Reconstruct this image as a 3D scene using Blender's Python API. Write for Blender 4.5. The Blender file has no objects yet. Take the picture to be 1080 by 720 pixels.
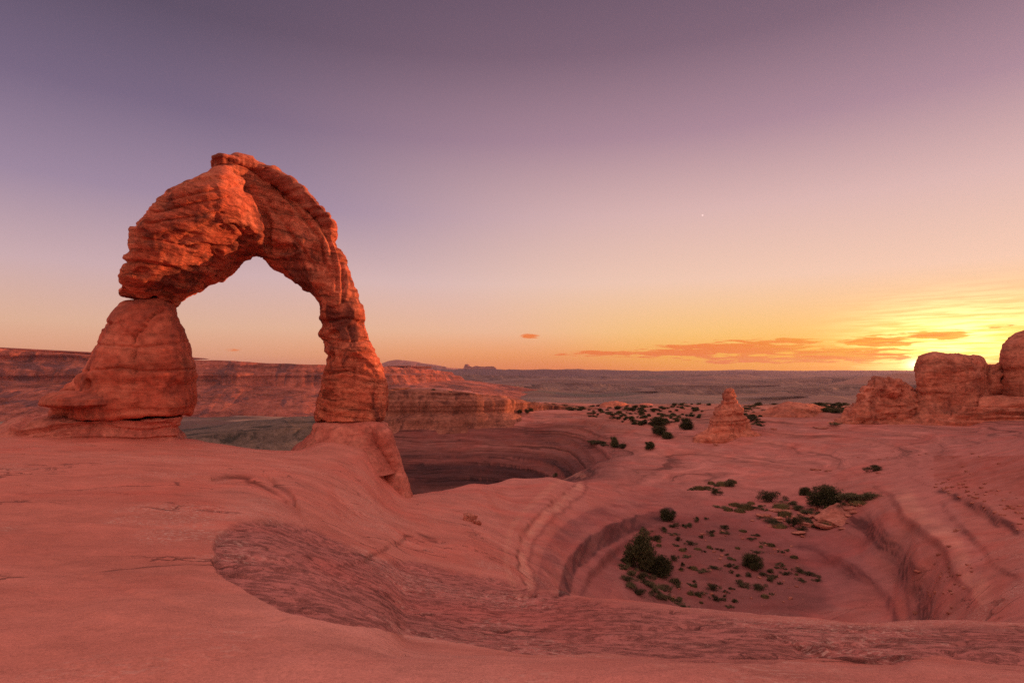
import bpy, math, random
import numpy as np
from mathutils import Vector

# ------------------------------------------------------------------ camera, sky, sun, exposure
SC = bpy.context.scene
COL = SC.collection
CAM_Z = 1.7
HOR = 392.0            # image row of the eye level
F = 600.0              # focal length in photo pixels (photo is 1080 wide)

cam_d = bpy.data.cameras.new('camera')
cam_d.sensor_width = 36.0
cam_d.lens = 20.0
cam_d.shift_y = (HOR - 360.0) / 1080.0
cam_d.clip_start = 0.1
cam_d.clip_end = 60000.0
cam = bpy.data.objects.new('camera', cam_d)
cam.location = (0, 0, CAM_Z)
cam.rotation_euler = (math.radians(90), 0, 0)
COL.objects.link(cam)
SC.camera = cam

SUN_AZ = 70.0          # degrees right of the view direction
SUN_EL = 3.6
GLOW_AZ = 35.6
EXPO = 0.6
KX = 2.0 ** EXPO

sun_d = bpy.data.lights.new('sun', 'SUN')
sun_d.energy = 4.2
sun_d.angle = math.radians(0.6)
sun_d.color = (1.0, 0.40, 0.17)
sun = bpy.data.objects.new('sun', sun_d)
_a, _e = math.radians(SUN_AZ), math.radians(SUN_EL)
TO_SUN = Vector((math.sin(_a) * math.cos(_e), math.cos(_a) * math.cos(_e), math.sin(_e)))
sun.rotation_euler = TO_SUN.to_track_quat('Z', 'Y').to_euler()
sun.location = (60, 60, 40)
COL.objects.link(sun)

SC.view_settings.view_transform = 'Standard'
SC.view_settings.look = 'None'
SC.view_settings.gamma = 1.0
SC.view_settings.use_curve_mapping = False
SC.view_settings.exposure = EXPO


def lin(c):
    out = []
    for v in c[:3]:
        v = v / 255.0
        out.append(v / 12.92 if v <= 0.04045 else ((v + 0.055) / 1.055) ** 2.4)
    return out


class NT:
    """a few shortcuts round a node tree"""
    def __init__(self, tree):
        self.t = tree
        self.n = tree.nodes
        self.l = tree.links

    def new(self, kind, **kw):
        n = self.n.new(kind)
        for k, v in kw.items():
            setattr(n, k, v)
        return n

    def put(self, sock, v):
        if isinstance(v, bpy.types.NodeSocket):
            self.l.new(v, sock)
        elif v is not None:
            sock.default_value = v

    def math(self, op, a, b=None, c=None, clamp=False):
        n = self.new('ShaderNodeMath', operation=op, use_clamp=clamp)
        self.put(n.inputs[0], a)
        if b is not None:
            self.put(n.inputs[1], b)
        if c is not None:
            self.put(n.inputs[2], c)
        return n.outputs[0]

    def vmath(self, op, a, b=None):
        n = self.new('ShaderNodeVectorMath', operation=op)
        self.put(n.inputs[0], a)
        if b is not None:
            self.put(n.inputs[1], b)
        return n.outputs['Value'] if op in ('DOT_PRODUCT', 'LENGTH') else n.outputs[0]

    def ramp(self, fac, stops, interp='LINEAR'):
        n = self.new('ShaderNodeValToRGB')
        n.color_ramp.interpolation = interp
        e = n.color_ramp.elements
        while len(e) < len(stops):
            e.new(0.5)
        for q, (p, c) in zip(e, stops):
            q.position = p
            q.color = (c[0], c[1], c[2], 1) if not isinstance(c, (int, float)) else (c, c, c, 1)
        self.put(n.inputs[0], fac)
        return n.outputs[0]

    def mix(self, fac, a, b, mode='MIX'):
        n = self.new('ShaderNodeMix', data_type='RGBA', blend_type=mode)
        self.put(n.inputs[0], fac)
        for s, v in ((n.inputs[6], a), (n.inputs[7], b)):
            if isinstance(v, (tuple, list)) and len(v) == 3:
                v = (*v, 1)
            self.put(s, v)
        return n.outputs[2]

    def smooth(self, v, lo, hi):
        n = self.new('ShaderNodeMapRange', interpolation_type='SMOOTHSTEP')
        self.put(n.inputs['Value'], v)
        n.inputs['From Min'].default_value = lo
        n.inputs['From Max'].default_value = hi
        return n.outputs[0]

    def noise(self, vec, scale, detail=4, rough=0.55, dist=0.0):
        n = self.new('ShaderNodeTexNoise')
        self.put(n.inputs['Vector'], vec)
        n.inputs['Scale'].default_value = scale
        n.inputs['Detail'].default_value = detail
        n.inputs['Roughness'].default_value = rough
        n.inputs['Distortion'].default_value = dist
        return n.outputs['Fac']

    def mapping(self, vec, scale=(1, 1, 1), rot=(0, 0, 0), loc=(0, 0, 0)):
        n = self.new('ShaderNodeMapping')
        self.put(n.inputs['Vector'], vec)
        n.inputs['Scale'].default_value = scale
        n.inputs['Rotation'].default_value = rot
        n.inputs['Location'].default_value = loc
        return n.outputs[0]


def build_world():
    w = bpy.data.worlds.new('World')
    SC.world = w
    w.use_nodes = True
    k = NT(w.node_tree)
    k.n.clear()
    out = k.new('ShaderNodeOutputWorld')
    tc = k.new('ShaderNodeTexCoord')
    d = k.vmath('NORMALIZE', tc.outputs['Generated'])
    sep = k.new('ShaderNodeSeparateXYZ')
    k.put(sep.inputs[0], d)
    X, Y, Z = sep.outputs
    hlen = k.math('SQRT', k.math('MAXIMUM', k.math('SUBTRACT', 1.0, k.math('MULTIPLY', Z, Z)), 1e-4))
    g = math.radians(GLOW_AZ)
    caz = k.math('DIVIDE', k.math('ADD', k.math('MULTIPLY', X, math.sin(g)), k.math('MULTIPLY', Y, math.cos(g))), hlen)
    tanel = k.math('DIVIDE', Z, hlen)
    # rows of the photo turned into tangents of elevation, squeezed into 0..1 (0.70 = 35 degrees)
    pos = lambda row: max(0.0, (HOR - row) / F / 1.1)
    T = k.math('DIVIDE', tanel, 1.1)
    L = lambda r, gg, b, m=1.0: [v / KX * m for v in lin((r, gg, b))]
    away = [(0.0, L(226, 150, 118)), (pos(378), L(232, 165, 125)), (pos(350), L(226, 180, 152)), (pos(300), L(204, 172, 176)),
            (pos(230), L(156, 134, 158)), (pos(150), L(117, 100, 127)), (pos(60), L(89, 76, 98)), (pos(-20), L(84, 71, 92)), (1.0, L(120, 92, 112))]
    mid = [(0.0, L(240, 128, 46)), (pos(380), L(247, 154, 66)), (pos(350), L(239, 186, 150)), (pos(300), L(222, 188, 182)),
           (pos(230), L(169, 144, 164)), (pos(150), L(125, 106, 132)), (pos(60), L(96, 80, 101)), (pos(-20), L(88, 73, 94)), (1.0, L(120, 92, 112))]
    near = [(0.0, L(255, 164, 4)), (pos(380), L(255, 184, 10)), (pos(352), L(250, 198, 112)), (pos(300), L(240, 200, 176)),
            (pos(230), L(218, 180, 176)), (pos(150), L(170, 135, 150)), (pos(60), L(126, 99, 117)), (pos(-20), L(106, 84, 103)), (1.0, L(120, 92, 112))]
    rA, rM, rN = (k.ramp(T, s) for s in (away, mid, near))
    def azmix(lo_low, lo_high, hi):
        a = k.math('MAXIMUM', k.math('SUBTRACT', lo_low, k.math('MULTIPLY', k.math('MAXIMUM', tanel, 0.0), (lo_low - lo_high) / 0.45)), lo_high)
        return k.smooth(k.math('DIVIDE', k.math('SUBTRACT', caz, a), k.math('SUBTRACT', hi, a)), 0.0, 1.0)

    f1 = azmix(0.42, 0.0, 0.92)
    f2 = azmix(0.86, 0.35, 1.0)
    sky = k.mix(f2, k.mix(f1, rA, rM), rN)
    # pink sky overhead and behind the camera, brightened to fill-light the ground
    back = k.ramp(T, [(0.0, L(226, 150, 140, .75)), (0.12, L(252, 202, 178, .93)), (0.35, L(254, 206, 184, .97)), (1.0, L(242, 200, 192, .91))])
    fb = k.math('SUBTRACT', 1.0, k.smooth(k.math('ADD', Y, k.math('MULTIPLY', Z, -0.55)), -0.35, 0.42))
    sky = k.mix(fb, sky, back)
    # glow round the sun, low and wide
    ge = math.radians(0.6)
    gd = (math.sin(g) * math.cos(ge), math.cos(g) * math.cos(ge), math.sin(ge))
    sv = k.vmath('MULTIPLY', k.vmath('SUBTRACT', d, gd), (1.0, 1.0, 2.0))
    dist = k.vmath('LENGTH', sv)
    glow = k.math('EXPONENT', k.math('MULTIPLY', dist, -7.0))
    core = k.math('EXPONENT', k.math('MULTIPLY', k.math('MULTIPLY', dist, dist), -210.0))
    disc = k.math('EXPONENT', k.math('MULTIPLY', k.math('MULTIPLY', dist, dist), -5200.0))
    sky = k.mix(1.0, sky, k.mix(glow, (0, 0, 0), (0.12, 0.02, 0.0)), 'ADD')
    # thin cloud bars lying along the sunset horizon
    az = k.math('ARCTAN2', X, Y)
    cv = k.new('ShaderNodeCombineXYZ')
    k.put(cv.inputs[0], k.math('MULTIPLY', az, 16.0))
    k.put(cv.inputs[1], k.math('MULTIPLY', tanel, 150.0))
    cn = k.noise(cv.outputs[0], 1.5, 7, 0.62, 0.35)
    cw = k.new('ShaderNodeCombineXYZ')
    k.put(cw.inputs[0], k.math('MULTIPLY', az, 9.0))
    k.put(cw.inputs[1], k.math('MULTIPLY', tanel, 150.0))
    cn2 = k.noise(cw.outputs[0], 1.6, 6, 0.6, 0.2)
    tot = None
    for (cx, cy, wx, wy, amp) in [(775, 368, 75, 5, 1), (725, 372, 62, 3.2, .9), (640, 372.5, 42, 2, .8), (828, 359.5, 30, 2.2, .8), (560, 354.5, 12, 1.8, .62), (928, 360, 34, 4.0, 1),
                                  (885, 374, 70, 5.5, .95), (990, 353.5, 38, 3, .9), (800, 379, 80, 3, .7), (592, 373.5, 16, 1.4, .6), (1050, 345, 20, 1.6, .7), (150, 372, 14, 1.5, .5), (250, 369, 9, 1.2, .6)]:
        a0 = math.atan((cx - 540) / F)
        hy = math.hypot(F, cx - 540)
        u = k.math('DIVIDE', k.math('SUBTRACT', az, a0), wx * F / hy / hy)
        v = k.math('DIVIDE', k.math('SUBTRACT', tanel, (HOR - cy) / hy), wy * 1.45 / hy)
        q = k.math('MULTIPLY', k.math('EXPONENT', k.math('MULTIPLY', k.math('ADD', k.math('MULTIPLY', u, u), k.math('MULTIPLY', v, v)), -0.75)), amp)
        tot = q if tot is None else k.math('MAXIMUM', tot, q)
    cl = k.smooth(k.math('ADD', tot, k.math('ADD', k.math('MULTIPLY', k.math('SUBTRACT', cn, 0.5), 2.3), k.math('MULTIPLY', k.math('SUBTRACT', cn2, 0.5), 1.0))), 0.30, 0.62)
    cl = k.math('MULTIPLY', cl, k.smooth(tot, 0.05, 0.3))
    lit = k.math('EXPONENT', k.math('MULTIPLY', k.math('MULTIPLY', dist, dist), -30.0))
    cc = k.mix(lit, tuple(L(240, 116, 30)), k.mix(k.smooth(cn2, 0.4, 0.6), tuple(L(255, 138, 0)), tuple(L(255, 186, 10))))
    clouds = k.math('MULTIPLY', cl, 0.92)
    # the lit cloud sheet just over the sun
    s1 = k.smooth(cn2, 0.36, 0.62)
    wd_ = Vector((1018 - 540, F, HOR - 361)).normalized()
    dw = k.vmath('LENGTH', k.vmath('MULTIPLY', k.vmath('SUBTRACT', d, tuple(wd_)), (1.0, 1.0, 2.3)))
    wide = k.math('EXPONENT', k.math('MULTIPLY', k.math('MULTIPLY', dw, dw), -85.0))
    sheet = k.math('MULTIPLY', k.math('MULTIPLY', wide, s1), 1.0)
    sky = k.mix(1.0, sky, k.mix(wide, (0, 0, 0), (0.30, 0.26, 0.02)), 'ADD')
    sky = k.mix(1.0, sky, k.mix(sheet, (0, 0, 0), (0.75, 0.62, 0.30)), 'ADD')
    sky = k.mix(1.0, sky, k.mix(core, (0, 0, 0), (0.45, 0.38, 0.14)), 'ADD')
    sky = k.mix(clouds, sky, cc)
    sky = k.mix(1.0, sky, k.mix(disc, (0, 0, 0), (1.8, 1.6, 1.0)), 'ADD')
    st = Vector((741 - 540, F, HOR - 227)).normalized()
    sd = k.vmath('LENGTH', k.vmath('SUBTRACT', d, tuple(st)))
    sky = k.mix(1.0, sky, k.mix(k.math('SUBTRACT', 1.0, k.smooth(sd, 0.0010, 0.0019)), (0, 0, 0), (0.22, 0.16, 0.15)), 'ADD')
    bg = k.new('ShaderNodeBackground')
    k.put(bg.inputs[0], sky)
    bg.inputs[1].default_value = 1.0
    nish = k.new('ShaderNodeTexSky', sky_type='NISHITA')
    nish.sun_disc = False
    nish.sun_elevation = math.radians(SUN_EL)
    nish.sun_rotation = math.radians(SUN_AZ)
    bg2 = k.new('ShaderNodeBackground')
    k.put(bg2.inputs[0], nish.outputs[0])
    bg2.inputs[1].default_value = NISH
    add = k.new('ShaderNodeAddShader')
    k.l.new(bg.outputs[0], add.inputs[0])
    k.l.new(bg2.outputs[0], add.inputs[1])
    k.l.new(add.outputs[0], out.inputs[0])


NISH = 0.006
build_world()
random.seed(7)
RNG = np.random.default_rng(7)


# ------------------------------------------------------------------ numpy noise and small maths
def _hash(ix, iy, iz, seed):
    h = (ix.astype(np.int64) * 374761393 + iy.astype(np.int64) * 668265263 + iz.astype(np.int64) * 2147483647 + seed * 1274126177) & 0xFFFFFFFF
    h = ((h ^ (h >> 13)) * 1274126177) & 0xFFFFFFFF
    h = ((h ^ (h >> 16)) * 2246822519) & 0xFFFFFFFF
    return ((h ^ (h >> 15)) & 0xFFFFFF).astype(np.float64) / float(0xFFFFFF)


def vnoise(x, y, z, seed=0):
    x, y, z = np.broadcast_arrays(*(np.asarray(v, dtype=np.float64) for v in (x, y, z)))
    ix, iy, iz = np.floor(x), np.floor(y), np.floor(z)
    fx, fy, fz = x - ix, y - iy, z - iz
    fx, fy, fz = (f * f * f * (f * (f * 6 - 15) + 10) for f in (fx, fy, fz))
    ix, iy, iz = (v.astype(np.int64) for v in (ix, iy, iz))
    r = 0.0
    for a in (0, 1):
        wa = fx if a else 1 - fx
        for b in (0, 1):
            wb = fy if b else 1 - fy
            for c in (0, 1):
                wc = fz if c else 1 - fz
                r = r + wa * wb * wc * _hash(ix + a, iy + b, iz + c, seed)
    return r * 2 - 1


def fbm(x, y, z, octaves=4, seed=0, gain=0.5, lac=2.03):
    s, amp, f, tot = 0.0, 1.0, 1.0, 0.0
    for o in range(octaves):
        s = s + amp * vnoise(x * f + 17.3 * o, y * f - 9.1 * o, z * f + 5.7 * o, seed + o)
        tot += amp
        amp *= gain
        f *= lac
    return s / tot


def sstep(v, lo, hi):
    t = np.clip((v - lo) / (hi - lo), 0, 1)
    return t * t * (3 - 2 * t)


def pchip(xs, ys, xq):
    """monotone cubic through (xs, ys); ys may carry extra columns"""
    xs = np.asarray(xs, float)
    ys = np.asarray(ys, float)
    h = np.diff(xs)
    dl = np.diff(ys, axis=0) / (h[:, None] if ys.ndim > 1 else h)
    m = np.zeros_like(ys)
    w1 = 2 * h[1:] + h[:-1]
    w2 = h[1:] + 2 * h[:-1]
    if ys.ndim > 1:
        w1, w2 = w1[:, None], w2[:, None]
    prod = dl[1:] * dl[:-1]
    with np.errstate(divide='ignore', invalid='ignore'):
        mm = (w1 + w2) / (w1 / dl[:-1] + w2 / dl[1:])
    m[1:-1] = np.where(prod > 0, mm, 0)
    m[0], m[-1] = dl[0], dl[-1]
    i = np.clip(np.searchsorted(xs, xq) - 1, 0, len(xs) - 2)
    t = np.clip((xq - xs[i]) / h[i], 0, 1)
    hh = h[i]
    if ys.ndim > 1:
        t, hh = t[:, None], hh[:, None]
    t2, t3 = t * t, t * t * t
    return (2 * t3 - 3 * t2 + 1) * ys[i] + (t3 - 2 * t2 + t) * hh * m[i] + (-2 * t3 + 3 * t2) * ys[i + 1] + (t3 - t2) * hh * m[i + 1]


def px(x, y, D):
    """photo pixel at depth D -> world point"""
    return np.stack([(np.asarray(x, float) - 540) / F * D, np.asarray(D, float) + 0 * np.asarray(x, float), CAM_Z - (np.asarray(y, float) - HOR) / F * D], -1)


def mesh_obj(name, verts, faces, mat, parent=None, smooth=True, colors=None):
    verts = np.asarray(verts, np.float32)
    me = bpy.data.meshes.new(name)
    if isinstance(faces, np.ndarray):
        nf, k = faces.shape
        me.vertices.add(len(verts))
        me.vertices.foreach_set('co', verts.ravel())
        me.loops.add(nf * k)
        me.loops.foreach_set('vertex_index', faces.astype(np.int32).ravel())
        me.polygons.add(nf)
        me.polygons.foreach_set('loop_start', np.arange(0, nf * k, k, dtype=np.int32))
        me.update(calc_edges=True)
        me.validate()
    else:
        me.from_pydata([tuple(v) for v in verts], [], faces)
        me.update()
    if smooth:
        me.polygons.foreach_set('use_smooth', np.ones(len(me.polygons), bool))
    if colors is not None:
        for cname, arr in colors.items():
            at = me.attributes.new(cname, 'FLOAT_COLOR', 'POINT')
            at.data.foreach_set('color', np.asarray(arr, np.float32).ravel())
    me.materials.append(mat)
    o = bpy.data.objects.new(name, me)
    COL.objects.link(o)
    if parent is not None:
        o.parent = parent
        o.matrix_parent_inverse.identity()
        o.location = [-v for v in parent.location]
    return o


def tag(o, label=None, cat=None, group=None, kind=None):
    for k, v in (('label', label), ('category', cat), ('group', group), ('kind', kind)):
        if v:
            o[k] = v
    return o


def empty(name, loc):
    o = bpy.data.objects.new(name, None)
    o.location = loc
    COL.objects.link(o)
    return o


def grid_faces(nr, nc, wrap=False):
    r = np.arange(nr - 1)[:, None]
    c = np.arange(nc if wrap else nc - 1)[None, :]
    c2 = (c + 1) % nc
    return np.stack([r * nc + c, r * nc + c2, (r + 1) * nc + c2, (r + 1) * nc + c], -1).reshape(-1, 4)


# ------------------------------------------------------------------ materials
def new_mat(name):
    m = bpy.data.materials.new(name)
    m.use_nodes = True
    k = NT(m.node_tree)
    b = k.n['Principled BSDF']
    b.inputs['Roughness'].default_value = 0.92
    b.inputs['Specular IOR Level'].default_value = 0.15
    return m, k, b


def ground_material():
    m, k, b = new_mat('slickrock')
    geo = k.new('ShaderNodeNewGeometry')
    P = geo.outputs['Position']
    at = k.new('ShaderNodeAttribute', attribute_name='rock_colour')
    am = k.new('ShaderNodeAttribute', attribute_name='rock_wear')
    sm = k.new('ShaderNodeSeparateColor')
    k.put(sm.inputs[0], am.outputs['Color'])
    rough, near, bed = sm.outputs
    col = at.outputs['Color']
    # fine mottling, long bedding streaks, lichen flecks
    n1 = k.noise(k.mapping(P, (0.6, 1.0, 1.4)), 0.9, 8, 0.62, 0.2)
    n2 = k.noise(k.mapping(P, (1.0, 1.6, 2.0)), 5.5, 6, 0.68)
    n3 = k.noise(k.mapping(P, (0.9, 1.35, 1.2), (0, 0, 0.15)), 4.2, 8, 0.72, 0.0)
    tone = k.math('ADD', k.math('MULTIPLY', n1, 0.75), k.math('MULTIPLY', n2, 0.35))
    fac = k.ramp(tone, [(0.40, 0.80), (0.50, 0.95), (0.57, 1.03), (0.70, 1.20)])
    col = k.mix(1.0, col, fac, 'MULTIPLY')
    hue = k.noise(P, 0.21, 5, 0.6, 0.8)
    col = k.mix(k.smooth(hue, 0.42, 0.68), col, k.mix(1.0, col, (1.05, 0.86, 0.84), 'MULTIPLY'))
    # pits and cracks of the rough patch
    pit = k.ramp(n3, [(0.36, 0.55), (0.44, 0.94), (0.6, 1.06)])
    pit2 = k.ramp(k.noise(k.mapping(P, (0.8, 1.5, 1.0), (0, 0, 0.1)), 14.0, 5, 0.7, 0.0), [(0.34, 0.55), (0.46, 1.0)])
    col = k.mix(rough, col, k.mix(1.0, k.mix(1.0, col, pit, 'MULTIPLY'), pit2, 'MULTIPLY'))
    fl = k.noise(k.mapping(P, (1.0, 1.7, 1.0)), 13.0, 4, 0.6)
    flz = k.smooth(k.noise(P, 0.30, 4, 0.6), 0.50, 0.60)
    flm = k.math('MULTIPLY', k.math('MULTIPLY', k.smooth(fl, 0.52, 0.60), flz), near)
    col = k.mix(k.math('MULTIPLY', flm, 0.62), col, (0.68, 0.40, 0.33))
    gr = k.noise(P, 55.0, 3, 0.7)
    col = k.mix(near, col, k.mix(1.0, col, k.ramp(gr, [(0.34, 0.84), (0.5, 1.0), (0.66, 1.14)]), 'MULTIPLY'))
    dk = k.noise(k.mapping(P, (1.0, 1.5, 1.0), (0, 0, 0.3)), 3.1, 6, 0.72)
    col = k.mix(k.math('MULTIPLY', k.math('MULTIPLY', k.smooth(dk, 0.57, 0.65), near), 0.05), col, (0.20, 0.07, 0.06))
    vo = k.new('ShaderNodeTexVoronoi', feature='DISTANCE_TO_EDGE')
    wv = k.vmath('ADD', k.mapping(P, (0.42, 1.0, 0.6), (0, 0, 0.25)), k.mix(1.0, (0, 0, 0), k.noise(P, 1.3, 5, 0.6), 'ADD'))
    k.put(vo.inputs['Vector'], wv)
    vo.inputs['Scale'].default_value = 0.55
    seam = k.math('SUBTRACT', 1.0, k.smooth(vo.outputs['Distance'], 0.0, 0.018))
    seam = k.math('MULTIPLY', k.math('MULTIPLY', seam, k.smooth(k.noise(P, 0.45, 4, 0.6), 0.50, 0.58)), k.math('ADD', k.math('MULTIPLY', near, 0.8), 0.2))
    col = k.mix(k.math('MULTIPLY', seam, 0.7), col, (0.13, 0.045, 0.038))
    # thin beds showing on the slopes
    sp = k.new('ShaderNodeSeparateXYZ')
    k.put(sp.inputs[0], P)
    zz = k.math('ADD', sp.outputs[2], k.math('MULTIPLY', k.math('SUBTRACT', k.noise(P, 0.09, 3, 0.5), 0.5), 1.6))
    cb = k.new('ShaderNodeCombineXYZ')
    k.put(cb.inputs[2], zz)
    k.put(cb.inputs[0], k.math('MULTIPLY', sp.outputs[0], 0.02))
    bl = k.noise(cb.outputs[0], 3.2, 5, 0.7)
    bfac = k.ramp(bl, [(0.38, 0.38), (0.46, 0.88), (0.53, 1.0), (0.62, 1.28)])
    col = k.mix(bed, col, k.mix(1.0, col, bfac, 'MULTIPLY'))
    k.put(b.inputs['Base Color'], col)
    # relief
    h = k.math('ADD', k.math('MULTIPLY', n1, 0.075), k.math('MULTIPLY', n2, 0.026))
    h = k.math('ADD', h, k.math('MULTIPLY', k.math('MULTIPLY', k.math('MINIMUM', n3, 0.5), rough), 0.26))
    h = k.math('ADD', h, k.math('MULTIPLY', k.math('MULTIPLY', bl, bed), 0.25))
    h = k.math('SUBTRACT', h, k.math('MULTIPLY', seam, 0.05))
    h = k.math('SUBTRACT', h, k.math('MULTIPLY', k.math('MULTIPLY', k.smooth(dk, 0.50, 0.70), near), 0.012))
    h = k.math('ADD', h, k.math('MULTIPLY', k.math('MULTIPLY', k.noise(P, 26.0, 4, 0.7), near), 0.006))
    bp = k.new('ShaderNodeBump')
    bp.inputs['Strength'].default_value = 0.75
    bp.inputs['Distance'].default_value = 1.0
    k.put(bp.inputs['Height'], h)
    k.put(b.inputs['Normal'], bp.outputs[0])
    return m


def rock_material(name, base, dark, pale, bed_scale=2.4, bed_amt=0.55, size=1.0, varnish=0.5, tilt=0.0, joints=0.0):
    """banded sandstone: beds, mottling, dark varnish patches, fine relief; size = metres of the largest mottles"""
    m, k, b = new_mat(name)
    geo = k.new('ShaderNodeNewGeometry')
    P = geo.outputs['Position']
    sp = k.new('ShaderNodeSeparateXYZ')
    k.put(sp.inputs[0], P)
    warp = k.math('MULTIPLY', k.math('SUBTRACT', k.noise(P, 0.32 / size, 4, 0.55), 0.5), 1.1 * size)
    zz = k.math('ADD', k.math('ADD', sp.outputs[2], warp), k.math('MULTIPLY', sp.outputs[0], tilt))
    cb = k.new('ShaderNodeCombineXYZ')
    k.put(cb.inputs[2], zz)
    k.put(cb.inputs[0], k.math('MULTIPLY', sp.outputs[0], 0.10))
    k.put(cb.inputs[1], k.math('MULTIPLY', sp.outputs[1], 0.10))
    bl = k.noise(cb.outputs[0], bed_scale / size, 6, 0.72)
    n1 = k.noise(P, 0.75 / size, 7, 0.62, 0.5)
    n2 = k.noise(P, 4.5 / size, 6, 0.68, 0.2)
    col = k.mix(k.smooth(n1, 0.42, 0.60), base, pale)
    bf = k.ramp(bl, [(0.38, 0.36), (0.46, 0.82), (0.53, 1.0), (0.62, 1.28)])
    col = k.mix(bed_amt, col, k.mix(1.0, col, bf, 'MULTIPLY'))
    v = k.noise(k.mapping(P, (1.0, 1.0, 0.55)), 0.42 / size, 6, 0.68, 0.6)
    col = k.mix(k.math('MULTIPLY', k.smooth(v, 0.50, 0.61), varnish), col, dark)
    col = k.mix(1.0, col, k.ramp(n2, [(0.36, 0.70), (0.5, 1.0), (0.64, 1.2)]), 'MULTIPLY')
    if joints:
        jn = k.noise(k.mapping(P, (1.0, 1.0, 0.09)), 0.9 / size * 2.0, 6, 0.7, 0.3)
        col = k.mix(joints, col, k.mix(1.0, col, k.ramp(jn, [(0.40, 0.30), (0.47, 0.9), (0.55, 1.0), (0.64, 1.3)]), 'MULTIPLY'))
    k.put(b.inputs['Base Color'], col)
    h = k.math('ADD', k.math('MULTIPLY', bl, 0.16 * size * bed_amt * 2), k.math('MULTIPLY', n1, 0.16 * size))
    h = k.math('ADD', h, k.math('MULTIPLY', n2, 0.055 * size))
    bp = k.new('ShaderNodeBump')
    bp.inputs['Strength'].default_value = 0.85
    bp.inputs['Distance'].default_value = 1.0
    k.put(bp.inputs['Height'], h)
    k.put(b.inputs['Normal'], bp.outputs[0])
    return m


def leaf_material(name, c1, c2, rough=0.8):
    m, k, b = new_mat(name)
    oi = k.new('ShaderNodeObjectInfo')
    geo = k.new('ShaderNodeNewGeometry')
    n = k.noise(geo.outputs['Position'], 3.5, 3, 0.6)
    f = k.math('ADD', k.math('MULTIPLY', n, 0.6), k.math('MULTIPLY', geo.outputs['Random Per Island'], 0.5))
    col = k.mix(k.smooth(f, 0.25, 0.85), c1, c2)
    col = k.mix(1.0, col, k.ramp(oi.outputs['Random'], [(0.0, 0.75), (1.0, 1.3)]), 'MULTIPLY')
    k.put(b.inputs['Base Color'], col)
    b.inputs['Roughness'].default_value = rough
    return m


M_GROUND = ground_material()
M_ARCH = rock_material('arch_sandstone', (0.50, 0.122, 0.070), (0.13, 0.040, 0.034), (0.60, 0.180, 0.105), 4.2, 0.92, 1.0, 0.8, 0.12)
M_LEG = rock_material('massive_sandstone', (0.47, 0.105, 0.064), (0.17, 0.045, 0.038), (0.54, 0.150, 0.094), 1.7, 0.40, 1.5, 0.55, 0.03)
M_CAP = rock_material('caprock', (0.34, 0.10, 0.07), (0.14, 0.05, 0.04), (0.46, 0.15, 0.10), 4.5, 0.5, 0.8, 0.5)
M_PED = rock_material('pedestal_sandstone', (0.47, 0.135, 0.100), (0.26, 0.075, 0.06), (0.56, 0.19, 0.14), 1.4, 0.28, 1.3, 0.3)
M_BUTTE = rock_material('butte_sandstone', (0.50, 0.15, 0.095), (0.20, 0.06, 0.05), (0.58, 0.20, 0.13), 1.25, 0.55, 2.2, 0.4, 0.0, 0.3)
M_CLIFF = rock_material('cliff_sandstone', (0.29, 0.100, 0.070), (0.095, 0.034, 0.030), (0.36, 0.135, 0.095), 1.5, 0.55, 2.0, 0.8, 0.0, 0.35)
M_STONE = rock_material('loose_stone', (0.42, 0.14, 0.10), (0.20, 0.07, 0.06), (0.52, 0.20, 0.15), 3.0, 0.4, 0.6, 0.4)
M_MESA = rock_material('mesa_rock', (0.33, 0.090, 0.062), (0.11, 0.050, 0.055), (0.42, 0.125, 0.085), 1.6, 0.9, 22.0, 0.8, 0.0, 0.45)
M_FAR = rock_material('far_rock', (0.30, 0.12, 0.10), (0.14, 0.08, 0.08), (0.36, 0.16, 0.13), 1.2, 0.5, 40.0, 0.5)
M_PLAIN = rock_material('plain_rock', (0.115, 0.068, 0.062), (0.055, 0.045, 0.045), (0.20, 0.125, 0.105), 1.2, 0.6, 60.0, 0.8)
M_HILL = rock_material('scrub_hill', (0.120, 0.082, 0.066), (0.042, 0.037, 0.030), (0.165, 0.112, 0.090), 1.2, 0.2, 9.0, 0.95)
M_JUN = leaf_material('juniper_foliage', (0.036, 0.037, 0.017), (0.100, 0.092, 0.042))
M_SAGE = leaf_material('sage_foliage', (0.075, 0.066, 0.034), (0.16, 0.132, 0.070))
M_BLK = leaf_material('blackbrush_foliage', (0.040, 0.038, 0.020), (0.11, 0.092, 0.048))
M_GRASS = leaf_material('dry_grass', (0.12, 0.098, 0.046), (0.23, 0.18, 0.088))
M_WOOD, _k, _b = new_mat('grey_wood')
_k.put(_b.inputs['Base Color'], _k.mix(_k.noise(_k.new('ShaderNodeNewGeometry').outputs['Position'], 9.0, 4, 0.6), (0.06, 0.04, 0.03), (0.16, 0.11, 0.085)))

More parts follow.
